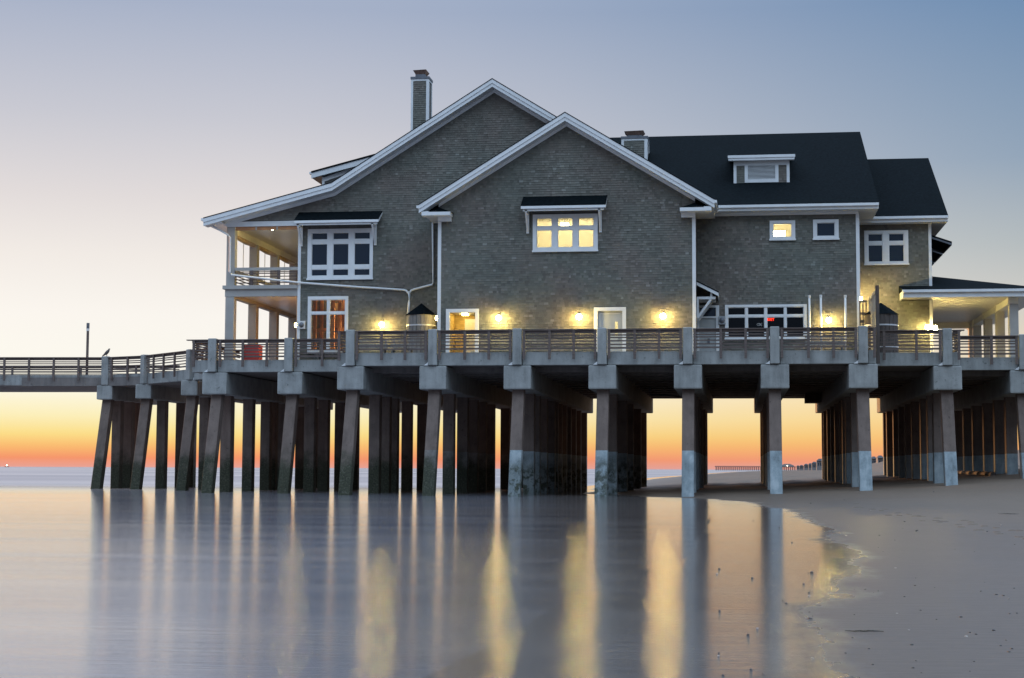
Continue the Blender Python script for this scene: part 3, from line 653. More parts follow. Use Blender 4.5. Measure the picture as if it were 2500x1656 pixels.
# doors
def casing(d, w=0.19, mat='trim'):
    x0, x1, z0, z1 = d; mb = MB(); yo = YA - 0.08
    mb.box(x0, x0 + w, yo, YA + 0.1, z0, z1); mb.box(x1 - w, x1, yo, YA + 0.1, z0, z1); mb.box(x0 + w, x1 - w, yo, YA + 0.1, z1 - w, z1); return mb
do = casing(d1).build('doorway', 'trim', house); do['label'] = 'open doorway with yellow lit vestibule'
x0, x1, z0, z1 = d1; z1 -= .19; x0 += .19; x1 -= .19
simple('vestibule_wood', (0.55, 0.40, 0.16), 0.7, var=0.2, scale=2, stretch=(1, 1, 6))
room('vestibule', x0 - 0.05, x1 + 0.5, YA + 0.1, YA + 1.9, Z_DECK + 0.02, z1 + 0.02, 'vestibule_wood', 'ceiling_paint')
for k in range(16):
    mb = MB(); zk = Z_DECK + 0.05 + k * 0.16; mb.box(x0 - 0.045, x1 + 0.49, YA + 1.86, YA + 1.895, zk, zk + 0.15); mb.build('siding_board', 'vestibule_wood', do)
xd = PX(1135, 790, YA + 1.8)
mb = MB(); mb.box(xd, xd + 1.25, YA + 1.78, YA + 1.855, Z_DECK + 0.02, Z_DECK + 2.25); dd_ = mb.build('inner_door', 'trim', do)
mb = MB(); mb.box(xd + 0.16, xd + 1.1, YA + 1.755, YA + 1.779, Z_DECK + 0.2, Z_DECK + 2.05); mb.build('door_panel', 'ceiling_paint', dd_)
mb = MB(); mb.tube([(xd + 1.0, YA + 1.75, Z_DECK + 1.05), (xd + 1.0, YA + 1.68, Z_DECK + 1.05), (xd + 0.88, YA + 1.68, Z_DECK + 1.05)], 0.02, 6); mb.build('handle', 'zinc', dd_)
mb = MB(); mb.box(x0 + 0.5, x0 + 0.8, YA + 0.9, YA + 1.2, z1 - 0.05, z1 + 0.01); mb.build('ceiling_lamp', 'hall_lamp_glow', do)
do2 = casing(d2).build('doorway', 'trim', house); do2['label'] = 'closed grey door with narrow lit glass slot'
x0, x1, z0, z1 = d2; x0 += .19; x1 -= .19; z1 -= .19
gx0, gx1 = PX(1501.7, 795, YA + .1), PX(1508.7, 795, YA + .1); gz1 = PZ(1505, 786, YA + .1); gz0 = gz1 - 0.75
mb = MB(); mb.box(x0, gx0, YA + .08, YA + .13, Z_DECK + .01, z1); mb.box(gx1, x1, YA + .08, YA + .13, Z_DECK + .01, z1); mb.box(gx0, gx1, YA + .08, YA + .13, gz1, z1); mb.box(gx0, gx1, YA + .08, YA + .13, Z_DECK + .01, gz0)
lf = mb.build('door_leaf', 'grey_door', do2)
mb = MB(); mb.box(x0 + 0.1, x0 + 0.13, YA + .065, YA + .079, Z_DECK + 0.1, z1 - 0.12); mb.box(x0 + .13, x1 - .1, YA + .065, YA + .079, z1 - .15, z1 - .12); mb.build('stop_bead', 'trim', lf)
mb = MB(); mb.box(gx0, gx1, YA + .10, YA + .11, gz0, gz1); mb.build('glass_slot', 'clear_glass', lf)
mb = MB(); mb.tube([(x1 - .12, YA + .08, Z_DECK + 1.0), (x1 - .12, YA + .02, Z_DECK + 1.0), (x1 - .24, YA + .02, Z_DECK + 1.0)], 0.02, 6); mb.build('handle', 'zinc', lf)
room('hall', gx0 - 0.6, gx1 + 0.6, YA + 0.14, YA + 1.6, Z_DECK + .02, z1 + .1, 'cream_wall')
mb = MB(); mb.box(gx0 - .2, gx1 + .2, YA + 0.5, YA + 0.8, z1 - 0.02, z1 + .09); mb.build('ceiling_lamp', 'room_lamp_glow', do2)

# gable B and the porch ----------------------------------------------
YBO = YB - 0.85
B_ap = P(1201.5, 191, YBO); B_k = P(809.6, 445, YBO); B_l = P(496, 531.5, YBO)
slB = (B_ap.z - B_k.z) / (B_ap.x - B_k.x); slB2 = (B_k.z - B_l.z) / (B_k.x - B_l.x)
B_r = (B_ap.x + 9.2, B_ap.z - slB * 9.2)
profB = [(B_l.x, B_l.z), (B_k.x, B_k.z), (B_ap.x, B_ap.z), B_r]
def zB(x):
    if x < B_k.x: return B_k.z - slB2 * (B_k.x - x)
    return B_ap.z - slB * abs(x - B_ap.x)
roofB, _ = gable_roof(profB, YBO, 112, YB)
BX0 = PX(728, 650, YB); PXL = PX(551.5, 650, YB); PCW = PX(573, 650, YB) - PXL
frieze(profB, YB, 0.442, 0.62, PXL - 0.1, B_ap.x + 8)
wB, hB = window(YB, (751.5, 911, 559, 683), [(761, 800), (813, 852), (865, 904)], [(568, 585.5), (595, 648), (657, 674)], 'dark_glass', 'dark nine-pane window above the railing')
d_ = rect(751.5, 850, 724, 868, YB)
wB2, hB2 = window(YB, (751.5, 850, 724, 864), [(758.6, 799), (804, 843)], [(732, 762), (767, 856)], 'clear_glass', 'four-pane window glowing orange', sill=False)
z_head = PZ(640, 547, YB); h_t, h_b = PZ(640, 541, YB), PZ(640, 553, YB)
f_t, f_m, f_b = PZ(640, 697, YB), PZ(640, 706, YB), PZ(640, 724, YB)
def extB(z):
    # left: house corner below the header, rake line above it
    if z < h_t: l = BX0 + 0.16
    else: l = PXL
    # rake
    lo = l; x = l
    while zB(x) - 0.62 < z and x < B_ap.x: x += 0.03
    l = max(l, x); r = AX0 + 0.5
    while zB(r) - 0.62 < z and r > B_ap.x: r -= 0.03
    zr = zA(A_ap.x)
    # stay clear of gable A's roof: B wall shows left of A and above its rake
    return l, max(l, r) if z < 14 else max(l, min(B_ap.x + (B_ap.z - 0.60 - z) / slB, A_ap.x + 2.5))
course_wall(YB, {'top': B_ap.z - 0.60, 'ext': extB}, [hB, hB2, (PXL - 1, BX0 + .16, 0, h_t)])
outline = [(BX0, Z_DECK), (AX0 + 3, Z_DECK), (AX0 + 3, 14.0), (A_ap.x + 3.2, 16.0), (A_ap.x + 3.2, zB(A_ap.x + 3.2) - 0.5), (B_ap.x, B_ap.z - 0.5), (B_k.x, B_k.z - 0.5), (PXL - 0.05, zB(PXL) - 0.5), (PXL - 0.05, h_t), (BX0, h_t)]
wallB = wall_with_holes('gable_wall', YB, outline, [(a + .03, b_ - .03, max(Z_DECK + .02, c + .03), d - .03) for a, b_, c, d in (hB, hB2)])
wallB['label'] = 'tall left gable wall behind the cistern with nine-pane window'
awning((731.5, 518), (935, 515), (717, 538), (923, 532), YB, 1.0, (737, 917), 'dark awning over the nine-pane window')
mb = MB(); mb.box(BX0, BX0 + 0.16, YB - 0.07, YB, Z_DECK, h_b); mb.build('corner_board', 'trim', house)
mb = MB(); mb.box(BX0, BX0 + 0.12, YB + 0.13, 110, Z_DECK, h_t + .3); mb.build('side_wall', 'sheathing', house)
# porch frame
porch = put('porch', MB().box(PXL - 0.0, BX0 - 0.002, YB - 0.05, YB + 0.18, h_b, h_t).mesh('porch', 'trim'), house); porch['label'] = 'two-storey open corner porch with grey posts and warm lit ceilings'
mb = MB(); mb.box(PXL - 0.13, BX0 - 0.003, YB - 0.15, YB + 0.35, f_m + 0.002, f_t); mb.box(PXL - 0.13, PXL + 0.35, YB + 0.352, 108, f_m + 0.002, f_t); mb.build('floor_edge', 'porch_paint', porch)
mb = MB(); mb.box(PXL - 0.02, BX0 - 0.003, YB - 0.02, YB + 0.32, f_b, f_m); mb.box(PXL - 0.02, PXL + 0.30, YB + 0.322, 108, f_b, f_m); mb.build('floor_beam', 'porch_paint', porch)
mb = MB(); mb.box(PXL + 0.3, BX0 - 0.003, YB + 0.32, 108, f_b + 0.22, f_b + 0.28); mb.build('lower_ceiling', 'ceiling_paint', porch)
mb = MB(); mb.box(PXL + 0.3, BX0 - 0.003, YB + 0.32, 108, f_m + 0.05, f_t - 0.03); mb.build('upper_floor', 'porch_paint', porch)
mb = MB(); mb.box(PXL, BX0 - 0.003, YB + 0.182, 108, h_b + 0.02, h_b + 0.08); mb.build('upper_ceiling', 'ceiling_paint', porch)
mb = MB(); mb.box(PXL, PXL + 0.3, YB + 0.182, 108, h_b - 0.42, h_b + 0.018); mb.build('side_beam', 'ceiling_paint', porch)
mb = MB(); mb.box(PXL + PCW + .02, BX0 - .01, YB + 0.02, YB + 0.07, h_b - 0.20, h_b - 0.004); mb.build('transom_band', 'warm_post', porch)
for fx in (0.33, 0.66):
    xx = PXL + PCW + fx * (BX0 - PXL - PCW); mb = MB(); mb.box(xx - 0.04, xx + 0.04, YB - 0.005, YB + 0.016, h_b - 0.21, h_b - 0.003); mb.build('transom_post', 'porch_paint', porch)
for k in range(5):
    yk = YB + k * 4.3
    mb = MB(); mb.box(PXL, PXL + PCW, yk, yk + 0.48, Z_DECK, f_b - 0.002); mb.build('post', 'porch_paint', porch, bevel=0.02, seg=1)
    mb = MB(); mb.box(PXL + 0.01, PXL + PCW - 0.01, yk + 0.02, yk + 0.46, f_t, h_b - (0.0 if k == 0 else 0.421)); mb.build('post', 'porch_paint', porch, bevel=0.02, seg=1)
    if k < 4:
        mb = MB(); mb.tube([(PXL + 0.38, yk + 0.8, h_b - 0.50), (PXL + 0.38, yk + 2.4, h_b - 0.53), (PXL + 0.38, yk + 4.1, h_b - 0.50)], [0.12, 0.15, 0.11], 10); mb.build('rolled_blind', 'blind', porch, smooth=True)
        for s2 in (0.1, 0.4, 0.7):
            mb = MB(); mb.box(PXL + 0.20, PXL + 0.23, yk + 0.9 + s2 * 4, yk + 0.94 + s2 * 4, f_t, h_b - .42) if s2 == .4 else mb.box(PXL + 0.302, PXL + 0.32, yk + .9 + s2 * 4, yk + 1.05 + s2 * 4, h_b - .40, h_b - .12); mb.build('blind_strap', 'ceiling_paint', porch)
# porch railing upstairs
rz = [PZ(640, yy, YB) for yy in (653, 660.5)]
mb = MB(); mb.box(PXL + PCW, BX0 - .003, YB + 0.02, YB + 0.16, rz[1], rz[0]); mb.build('porch_rail', 'porch_paint', porch)
for yy in (663.5, 667.5, 674.8, 682.5, 690.5):
    zc = PZ(640, yy, YB); mb = MB(); mb.box(PXL + PCW, BX0 - .003, YB + .06, YB + .11, zc - 0.025, zc + 0.025); mb.build('slat', 'rail_wood', porch)
for px_ in (614, 680):
    xx = PX(px_, 670, YB); mb = MB(); mb.box(xx - 0.09, xx + 0.09, YB + 0.0, YB + 0.058, f_t, rz[1]); mb.build('rail_post', 'rail_wood', porch)
for yy in (667.5, 674.8, 682.5, 690.5):
    zc = PZ(640, yy, YB); mb = MB(); mb.box(PXL + .2, PXL + .25, YB + .5, 107, zc - .025, zc + .025); mb.build('slat', 'rail_wood', porch)
mb = MB(); mb.box(PXL + .14, PXL + .3, YB + .49, 107, rz[1], rz[0]); mb.build('porch_rail', 'porch_paint', porch)
# left eave soffit and gutter
mb = MB(); mb.prism([(B_l.x + 0.05, B_l.z - 0.36), (PXL - .05, zB(PXL) - 0.545), (PXL - .05, zB(PXL) - 0.50), (B_l.x + .05, B_l.z - .32)], 'y', YBO + 0.13, 110); mb.build('eave_soffit', 'trim', roofB)
mb = MB(); mb.box(B_l.x - 0.13, B_l.x - 0.002, YBO, 112, B_l.z - 0.17, B_l.z - 0.03); mb.build('gutter', 'trim', roofB)
# shed dormer on the left slope
yd0 = YB + 3.2
D_l, D_r = P(760, 418.5, yd0 - 0.35), P(917, 376, yd0 - 0.35)
mb = MB(); mb.prism([(D_l.x, D_l.z), (D_r.x + .6, D_r.z + .16), (D_r.x + .6, D_r.z + .07), (D_l.x, D_l.z - .09)], 'y', yd0 - 0.4, yd0 + 9); dr = mb.build('shed_dormer', 'roof', house); dr['label'] = 'low shed dormer on the seaward roof slope'
mb = MB(); mb.prism([(D_l.x, D_l.z - .092), (D_r.x + .6, D_r.z + .068), (D_r.x + .6, D_r.z - .25), (D_l.x, D_l.z - .40)], 'y', yd0 - .35, yd0 - .27); mb.build('rake_board', 'trim', dr)
mb = MB(); xw = PX(788, 430, yd0); mb.prism([(D_l.x + .04, D_l.z - .36), (D_r.x, D_r.z - .20), (D_r.x, D_r.z - .24), (D_l.x + .04, D_l.z - .40)], 'y', yd0 - .268, yd0 + 9); mb.build('soffit', 'trim', dr)
mb = MB(); mb.prism([(xw, D_l.z - .25), (D_r.x, D_r.z - .22), (D_r.x, D_l.z - 2.0), (xw, D_l.z - 2.0)], 'y', yd0, yd0 + 8.6); mb.build('dormer_wall', 'sheathing', dr)
mb = MB(); mb.box(xw - 0.03, xw + .12, yd0 - .04, yd0 - .002, D_l.z - 1.6, D_l.z - .3); mb.build('corner_board', 'trim', dr)
mb = MB(); mb.prism([(xw + .12, D_l.z - .30), (D_r.x, D_r.z - .23), (D_r.x, D_r.z - .46), (xw + .12, D_l.z - .55)], 'y', yd0 - .03, yd0 - .002); mb.build('frieze_board', 'trim', dr)
mb = MB(); mb.box(D_l.x - .12, D_l.x - .002, yd0 - .35, yd0 + 9, D_l.z - .16, D_l.z - .03); mb.build('gutter', 'trim', dr)
# downspouts
def spout(pts, Yk, name='downspout', r=0.055):
    mb = MB(); mb.tube([P(x, y, Yk - dy) for x, y, dy in pts], r, 8); return mb.build(name, 'trim', house, smooth=True)
spout([(506, 541, -.2), (509, 547, 0.15), (556, 573, 0.2), (562, 580, 0.2), (561, 664, 0.2), (565, 671, 0.2), (640, 680, 0.2), (728, 690, 0.2), (860, 700, 0.15), (985, 708, .15), (992, 710, .15), (996, 715, .3)], YB)
spout([(1056, 528, .15), (1058, 690, .15), (1055, 695, .15), (1010, 707, .15), (1003, 710, .15), (1001, 714, .3)], YB)
spout([(998, 714, .3), (1000, 722, .6), (998, 740, .9), (996, 772, 1.0)], YB, r=0.065)
# lower room behind the orange window
room('lower_room', hB2[0] - 0.6, hB2[1] + 4.5, YB + 0.13, YB + 7, Z_DECK + .01, hB2[3] + 0.35, 'warm_wall', 'ceiling_paint')
for px_, dy in ((768, 2.0), (784, 4.2), (812, 1.6), (828, 3.2), (838, 5)):
    xx = PX(px_, 790, YB + dy); mb = MB(); mb.box(xx - 0.09, xx + .09, YB + dy, YB + dy + .18, Z_DECK + .02, hB2[3] + .34); mb.build('interior_post', 'warm_post', wB2)
for zz in (9.15,):
    mb = MB(); mb.box(hB2[0] - .5, hB2[1] + 2, YB + 3.4, YB + 3.5, zz, zz + .22); mb.build('interior_beam', 'warm_post', wB2)
mb = MB(); mb.beam((hB2[0] + 1.2, YB + .6, hB2[3] + .1), (hB2[1] + 2.5, YB + 6, hB2[3] + .1), 0.5, 0.25); mb.build('interior_beam', 'ceiling_paint', wB2)
mb = MB(); mb.box(hB2[0] + 2.7, hB2[0] + 3.3, YB + 2, YB + 2.6, hB2[3] + .22, hB2[3] + .34); mb.build('ceiling_lamp', 'lounge_glow', wB2)
mb = MB(); mb.box(hA[0] + 1.35, hA[0] + 1.75, YA + 1.0, YA + 1.35, hA[3] - 0.42, hA[3] - 0.30); lm = mb.build('hanging_lamp', 'room_lamp_glow', wA)
mb = MB(); mb.tube([(hA[0] + 1.55, YA + 1.2, hA[3] - .3), (hA[0] + 1.55, YA + 1.2, hA[3] + 1.6)], .015, 6); mb.build('lamp_rod', 'zinc', lm)
mb = MB(); mb.box(hA[0] - .3, hA[1] + .3, YA + 1.0, YA + 1.5, hA[3] + 1.5, hA[3] + 1.59); mb.build('ceiling_lamp', 'room_lamp_glow', wA)

# block C --------------------------------------------------------------
YC = YB
CE = YC - 0.7                                   # eave line
zCe = PZ(1900, 499, CE); CX1 = PX(2097, 600, YC); CXR = PX(2146, 497, CE); CX0 = AX1 - 1.0
zCr = PZ(2050, 323, RIDGE_Y)
mb = MB(); mb.prism([(CE - .05, zCe - .02), (RIDGE_Y, zCr), (2 * RIDGE_Y - CE, zCe), (2 * RIDGE_Y - CE, zCe - .1), (RIDGE_Y, zCr - .1), (CE - .05, zCe - .12)], 'x', B_ap.x - 2, CXR); roofC = mb.build('roof', 'roof', house); roofC['label'] = 'long dark main roof with louvred dormer'
# hidden body of C and B below the roof
mb = MB(); mb.box(CX1 - 0.12, CX1, YC + .13, 110, Z_DECK, zCe + .1); mb.build('side_wall', 'sheathing', house)
mb = MB(); mb.prism([(YC + .2, zCe), (RIDGE_Y, zCr - .15), (110, zCe)], 'x', CX1 - .14, CX1 - .02); mb.build('gable_end', 'sheathing', house)
mb = MB(); mb.box(BX0, CX1, 110, 110.12, Z_DECK, zCe); mb.build('rear_wall', 'sheathing', house)
sl_c = (zCr - zCe) / (RIDGE_Y - CE)
XG = A_r.x + 0.16
mb = MB(); mb.box(XG, CXR - .02, CE - .16, CE - 0.02, zCe - .16, zCe - .025); mb.build('gutter', 'trim', roofC)
mb = MB(); mb.box(XG, CXR - .02, CE - .018, CE + .05, zCe - .32, zCe - .08); mb.build('fascia', 'trim', roofC)
mb = MB(); mb.box(CX0, CXR - .03, CE + .05, YC - .004, zCe - .32, zCe - .28); mb.build('eave_soffit', 'trim', roofC)
mb = MB(); mb.box(CX1, CXR - .03, YC - .004, 110, zCe - .32, zCe - .28); mb.build('eave_soffit', 'trim', roofC)
mb = MB(); mb.prism([(CE, zCe - .09), (RIDGE_Y, zCr - .102), (RIDGE_Y, zCr - .40), (CE, zCe - .32)], 'x', CXR - .10, CXR - .02); mb.build('rake_board', 'trim', roofC)
zCf = PZ(1900, 526, YC)
mb = MB(); mb.box(AX1, CX1, YC - .06, YC, zCf, zCe - .282); mb.build('frieze_board', 'trim', house)
wC1, hC1 = window(YC, (1879, 1941.5, 539, 587), [(1887, 1933)], [(546, 580)], 'clear_glass', 'small lit window under the eave')
wC2, hC2 = window(YC, (1985, 2047.5, 536.5, 585.5), [(1993.5, 2038.5)], [(544, 577.5)], 'dark_glass', 'small dark window under the eave')
wC3, hC3 = window(YC, (1770, 1970, 744, 828), [(1776.7, 1820), (1825, 1867), (1872, 1915), (1919.6, 1962.6)], [(750, 769.5), (774, 823)], 'tinted_glass', 'wide dark eight-pane window with a red exit sign inside')
d3 = rect(1700.5, 1756, 746, 880, YC); d3 = (AX1, d3[1], Z_DECK, d3[3])
course_wall(YC, {'top': zCf + .02, 'ext': lambda z: (AX1 + .02, CX1 - .15)}, [hC1, hC2, hC3, d3])
wallC = wall_with_holes('front_wall', YC, [(AX1 - .2, Z_DECK), (CX1, Z_DECK), (CX1, zCe - .3), (AX1 - .2, zCe - .3)], [(a + .03, b_ - .03, max(Z_DECK + .02, c + .03), d - .03) for a, b_, c, d in (hC1, hC2, hC3, d3)])
wallC['label'] = 'shingled wall with wide eight-pane window, hooded door and white pipes'
mb = MB(); mb.box(CX1 - .15, CX1, YC - .06, YC, Z_DECK, zCf); mb.build('corner_board', 'trim', house)
mb = MB(); mb.box(CX1 + .001, CX1 + .03, YC - .06, YC + .13, Z_DECK, zCf); mb.build('corner_board', 'trim', house)
room('small_room', hC1[0] - .6, hC1[1] + .6, YC + .13, YC + 2.6, hC1[2] - .5, hC1[3] + .5, 'cream_wall')
mb = MB(); mb.box(hC1[0] + .2, hC1[0] + .85, YC + 1.1, YC + 1.35, hC1[2] + 0.42, hC1[2] + .66); mb.build('tube_lamp', 'room_lamp_glow', wC1)
room('shop_room', hC3[0] - 2.6, hC3[1] + .5, YC + .14, YC + 6, Z_DECK + .02, hC3[3] + .4, 'dark_room')
# red exit sign inside the wide window
ex = P(1881.5, 780.5, YC + 0.9)
mb = MB(); mb.box(ex.x - 0.16, ex.x + 0.16, ex.y + 0.012, ex.y + 0.06, ex.z - .11, ex.z + .11); sg = mb.build('exit_sign', 'dark_room', wC3)
cu = bpy.data.curves.new('exit_letters', 'FONT'); cu.body = 'EXIT'; cu.size = 0.19; cu.align_x = 'CENTER'; cu.align_y = 'CENTER'; cu.extrude = 0.004; cu.offset = 0.004
tmp = bpy.data.objects.new('exit_letters_tmp', cu); COL.objects.link(tmp); bpy.context.view_layer.update()
me = bpy.data.meshes.new_from_object(tmp.evaluated_get(bpy.context.evaluated_depsgraph_get())); bpy.data.objects.remove(tmp)
me.transform(Matrix.Translation((ex.x, ex.y, ex.z)) @ Matrix.Rotation(math.pi / 2, 4, 'X')); me.materials.clear(); me.materials.append(MATS['exit_red']); put('exit_lettering', me, sg) if False else None
eo = bpy.data.objects.new('exit_lettering', me); COL.objects.link(eo); eo.parent = wC3; eo.matrix_parent_inverse = Matrix()
# fish outline decal on the glass
fp = P(1853.5, 792.5, YC - .004); mb = MB(); pts = []
for k in range(25):
    a = 2 * math.pi * k / 24; pts.append((fp.x - .02 + .10 * math.cos(a), fp.y, fp.z + .06 * math.sin(a)))
mb.tube(pts, .007, 4); mb.tube([(fp.x + .07, fp.y, fp.z + .02), (fp.x + .14, fp.y, fp.z + .09), (fp.x + .13, fp.y, fp.z - .09), (fp.x + .07, fp.y, fp.z - .02)], .007, 4); mb.tube([(fp.x - .05, fp.y, fp.z), (fp.x, fp.y, fp.z + .02), (fp.x + .03, fp.y, fp.z - .02)], .006, 4)
mb.build('fish_decal', 'pvc', wC3)
# hooded door
x0, x1, z0, z1 = d3; mb = MB(); yo = YC - .07
mb.box(x1 - .17, x1, yo, YC + .05, Z_DECK, z1); mb.box(x0 + .002, x1 - .17, yo, YC + .05, z1 - .12, z1); zt = PZ(1728, 773, YC); mb.box(x0 + .11, x1 - .17, yo, YC + .05, zt - .09, zt); mb.box(x0 + .002, x0 + .11, yo, YC + .05, Z_DECK, z1 - .12)
dw = mb.build('doorway', 'trim', house); dw['label'] = 'white door with dark transom under a small hood'
mb = MB(); mb.box(x0 + .112, x1 - .172, YC, YC + .012, zt, z1 - .122); mb.build('transom_pane', 'dark_glass', dw)
mb = MB(); mb.box(x0 + .112, x1 - .172, YC + .0, YC + .05, Z_DECK + .01, zt - .092); lf = mb.build('door_leaf', 'grey_door', dw)
mb = MB(); mb.box(x1 - .62, x1 - .50, YC - .03, YC - .002, Z_DECK + 1.0, Z_DECK + 1.25); mb.build('handle', 'zinc', lf)
# hood on the gable's side wall
yh0, yh1 = YA + 1.1, YC
h0, h1 = P(1698, 685, yh0), P(1754.5, 712, yh0)
mb = MB(); mb.prism([(AX1 + .033, h0.z), (h1.x, h1.z), (h1.x, h1.z - .06), (AX1 + .033, h0.z - .06)], 'y', yh0 - .02, yh1); hd = mb.build('door_hood', 'roof', house); hd['label'] = 'small sloping hood with white brackets over the door'
mb = MB(); mb.prism([(AX1 + .034, h0.z - .062), (h1.x - .002, h1.z - .062), (h1.x - .002, h1.z - .24), (AX1 + .034, h0.z - .24)], 'y', yh0, yh0 + .06); mb.build('rake_board', 'trim', hd)
mb = MB(); mb.box(h1.x - .05, h1.x - .004, yh0 + .062, yh1 - .01, h1.z - .24, h1.z - .063); mb.build('fascia', 'trim', hd)
for yy in (yh0 + .15, yh1 - .45):
    zb = PZ(1720, 727, yh0); mb = MB(); xe = PX(1747, 727, yh0)
    mb.box(AX1 + .034, xe, yy, yy + .12, zb - .07, zb + .07); mb.box(AX1 + .034, AX1 + .14, yy + .002, yy + .118, zb - 1.05, zb - .071); mb.beam((AX1 + .10, yy + .06, zb - 1.0), (xe - .25, yy + .06, zb - .08), .10, .12); mb.box(xe - .28, xe - .18, yy + .01, yy + .11, zb + .071, zb + .34); mb.build('bracket', 'trim', hd)
# louvred dormer on roof C
def yroof(z): return CE + (z - zCe) / sl_c
# find depth where photo bottom edge meets the roof plane
yd = CE
for _ in range(60):
    z = PZ(1860, 446, yd); yd = yd + 0.5 * (yroof(z) - yd)
YDm = yd
dx0, dx1, dz0, dz1 = rect(1791, 1927.6, 391, 446, YDm)
mb = MB(); mb.box(dx0, dx1, YDm, YDm + 4.5, dz0 - .3, dz1); dm = mb.build('dormer', 'sheathing', house); dm['label'] = 'small boxy dormer with white louvre on the main roof'
tx0, tx1, tz0, tz1 = rect(1777, 1941, 378.5, 391, YDm - .35)
mb = MB(); mb.prism([(YDm - .40, tz1), (YDm + 4.6, tz1 + .75), (YDm + 4.6, tz1 + .66), (YDm - .40, tz1 - .06)], 'x', tx0, tx1); mb.build('dormer_roof', 'roof', dm)
mb = MB(); mb.box(tx0 - .004, tx1 + .004, YDm - .42, YDm - .30, tz0 + .13, tz1 - .005); mb.box(tx0 + .03, tx1 - .03, YDm - .38, YDm - .30, tz0, tz0 + .128); mb.build('fascia', 'trim', dm)
mb = MB(); mb.box(tx0 + .03, tx1 - .03, YDm - .298, YDm - .002, tz0, tz0 + .04); mb.build('soffit', 'trim', dm)
lx0, lx1, lz0, lz1 = rect(1818, 1900.6, 404, 446, YDm); ix0, ix1, iz0, iz1 = rect(1826, 1892.5, 406, 438, YDm)
mb = MB(); mb.box(dx0, dx0 + .16, YDm - .05, YDm - .002, dz0 - .05, dz1); mb.box(dx1 - .16, dx1, YDm - .05, YDm - .002, dz0 - .05, dz1); mb.box(dx0 + .16, dx1 - .16, YDm - .05, YDm - .002, lz1, dz1)
mb.box(lx0, ix0, YDm - .06, YDm - .002, lz0, lz1 - .002); mb.box(ix1, lx1, YDm - .06, YDm - .002, lz0, lz1 - .002); mb.box(ix0, ix1, YDm - .06, YDm - .002, lz0, iz0); mb.build('dormer_trim', 'trim', dm)
nl = 11
for k in range(nl):
    zz = iz0 + (k + .5) * (lz1 - iz0) / nl; mb = MB(); mb.beam((ix0 + .005, YDm - .03, zz), (ix1 - .005, YDm - .03, zz), 0.045, 0.022, up=(0, -0.6, 0.8)); mb.build('louvre_slat', 'trim', dm)
DS = []
def panel(x0, x1, z0, z1, Y, src):
    z = z0
    while z < z1 - .03:
        x = x0
        while x < x1 - .01:
            w = random.uniform(.09, .2)
            if x1 - x - w < .07: w = x1 - x
            src.append((x + .0015, x + w - .003, z, min(z1, z + .135), Y, random.random())); x += w
        z += .127
panel(dx0 + .16, lx0, dz0 - .02, lz1, YDm - .003, DS); panel(lx1, dx1 - .16, dz0 - .02, lz1, YDm - .003, DS)

# block D -----------------------------------------------------------------
DE = YD - 0.6
zDe = PZ(2250, 527, DE); DX1 = PX(2274, 600, YD); DXR = PX(2315, 527, DE); zDr = PZ(2200, 387.5, RIDGE_Y + .2)
mb = MB(); mb.prism([(DE - .05, zDe - .02), (RIDGE_Y + .2, zDr), (2 * RIDGE_Y - DE, zDe), (2 * RIDGE_Y - DE, zDe - .1), (RIDGE_Y + .2, zDr - .1), (DE - .05, zDe - .12)], 'x', CX1 - 1, DXR); roofD = mb.build('roof', 'roof', house); roofD['label'] = 'lower dark roof over the landward end'
mb = MB(); mb.box(CX1 + .8, DXR - .02, DE - .16, DE - .02, zDe - .16, zDe - .025); mb.build('gutter', 'trim', roofD)
mb = MB(); mb.box(CX1 + .1, DXR - .02, DE - .018, DE + .05, zDe - .34, zDe - .08); mb.build('fascia', 'trim', roofD)
mb = MB(); mb.box(CX1 + .04, DXR - .03, DE + .05, YD - .004, zDe - .34, zDe - .30); mb.build('eave_soffit', 'trim', roofD)
mb = MB(); mb.box(DX1, DXR - .03, YD - .004, 108, zDe - .34, zDe - .30); mb.build('eave_soffit', 'trim', roofD)
mb = MB(); mb.prism([(DE, zDe - .09), (RIDGE_Y + .2, zDr - .102), (RIDGE_Y + .2, zDr - .38), (DE, zDe - .34)], 'x', DXR - .10, DXR - .02); mb.build('rake_board', 'trim', roofD)
zDf = PZ(2190, 548, YD)
mb = MB(); mb.box(CX1 + .04, DX1, YD - .06, YD, zDf, zDe - .302); mb.build('frieze_board', 'trim', house)
wD, hD = window(YD, (2110, 2217.5, 563, 647), [(2119, 2155), (2169.5, 2207)], [(571, 590), (598, 640)], 'dark_glass', 'dark four-pane window in yellow lit wall')
course_wall(YD, {'top': zDf + .02, 'ext': lambda z: (CX1 + .02, DX1 - .16)}, [hD])
wallD = wall_with_holes('front_wall', YD, [(CX1 - .1, Z_DECK), (DX1, Z_DECK), (DX1, zDe - .3), (CX1 - .1, zDe - .3)], [(hD[0] + .03, hD[1] - .03, hD[2] + .03, hD[3] - .03)]); wallD['label'] = 'yellow lit landward wall behind the slate blue cistern'
mb = MB(); mb.box(DX1 - .16, DX1, YD - .06, YD, Z_DECK, zDf); mb.build('corner_board', 'trim', house)
mb = MB(); mb.box(DX1 - .12, DX1 + .001, YD + .13, 108, Z_DECK, zDe - .3); mb.build('side_wall', 'sheathing', house)
mb = MB(); mb.prism([(YD, zDe), (RIDGE_Y + .2, zDr - .15), (108, zDe)], 'x', DX1 - .14, DX1 - .02); mb.build('gable_end', 'sheathing', house)
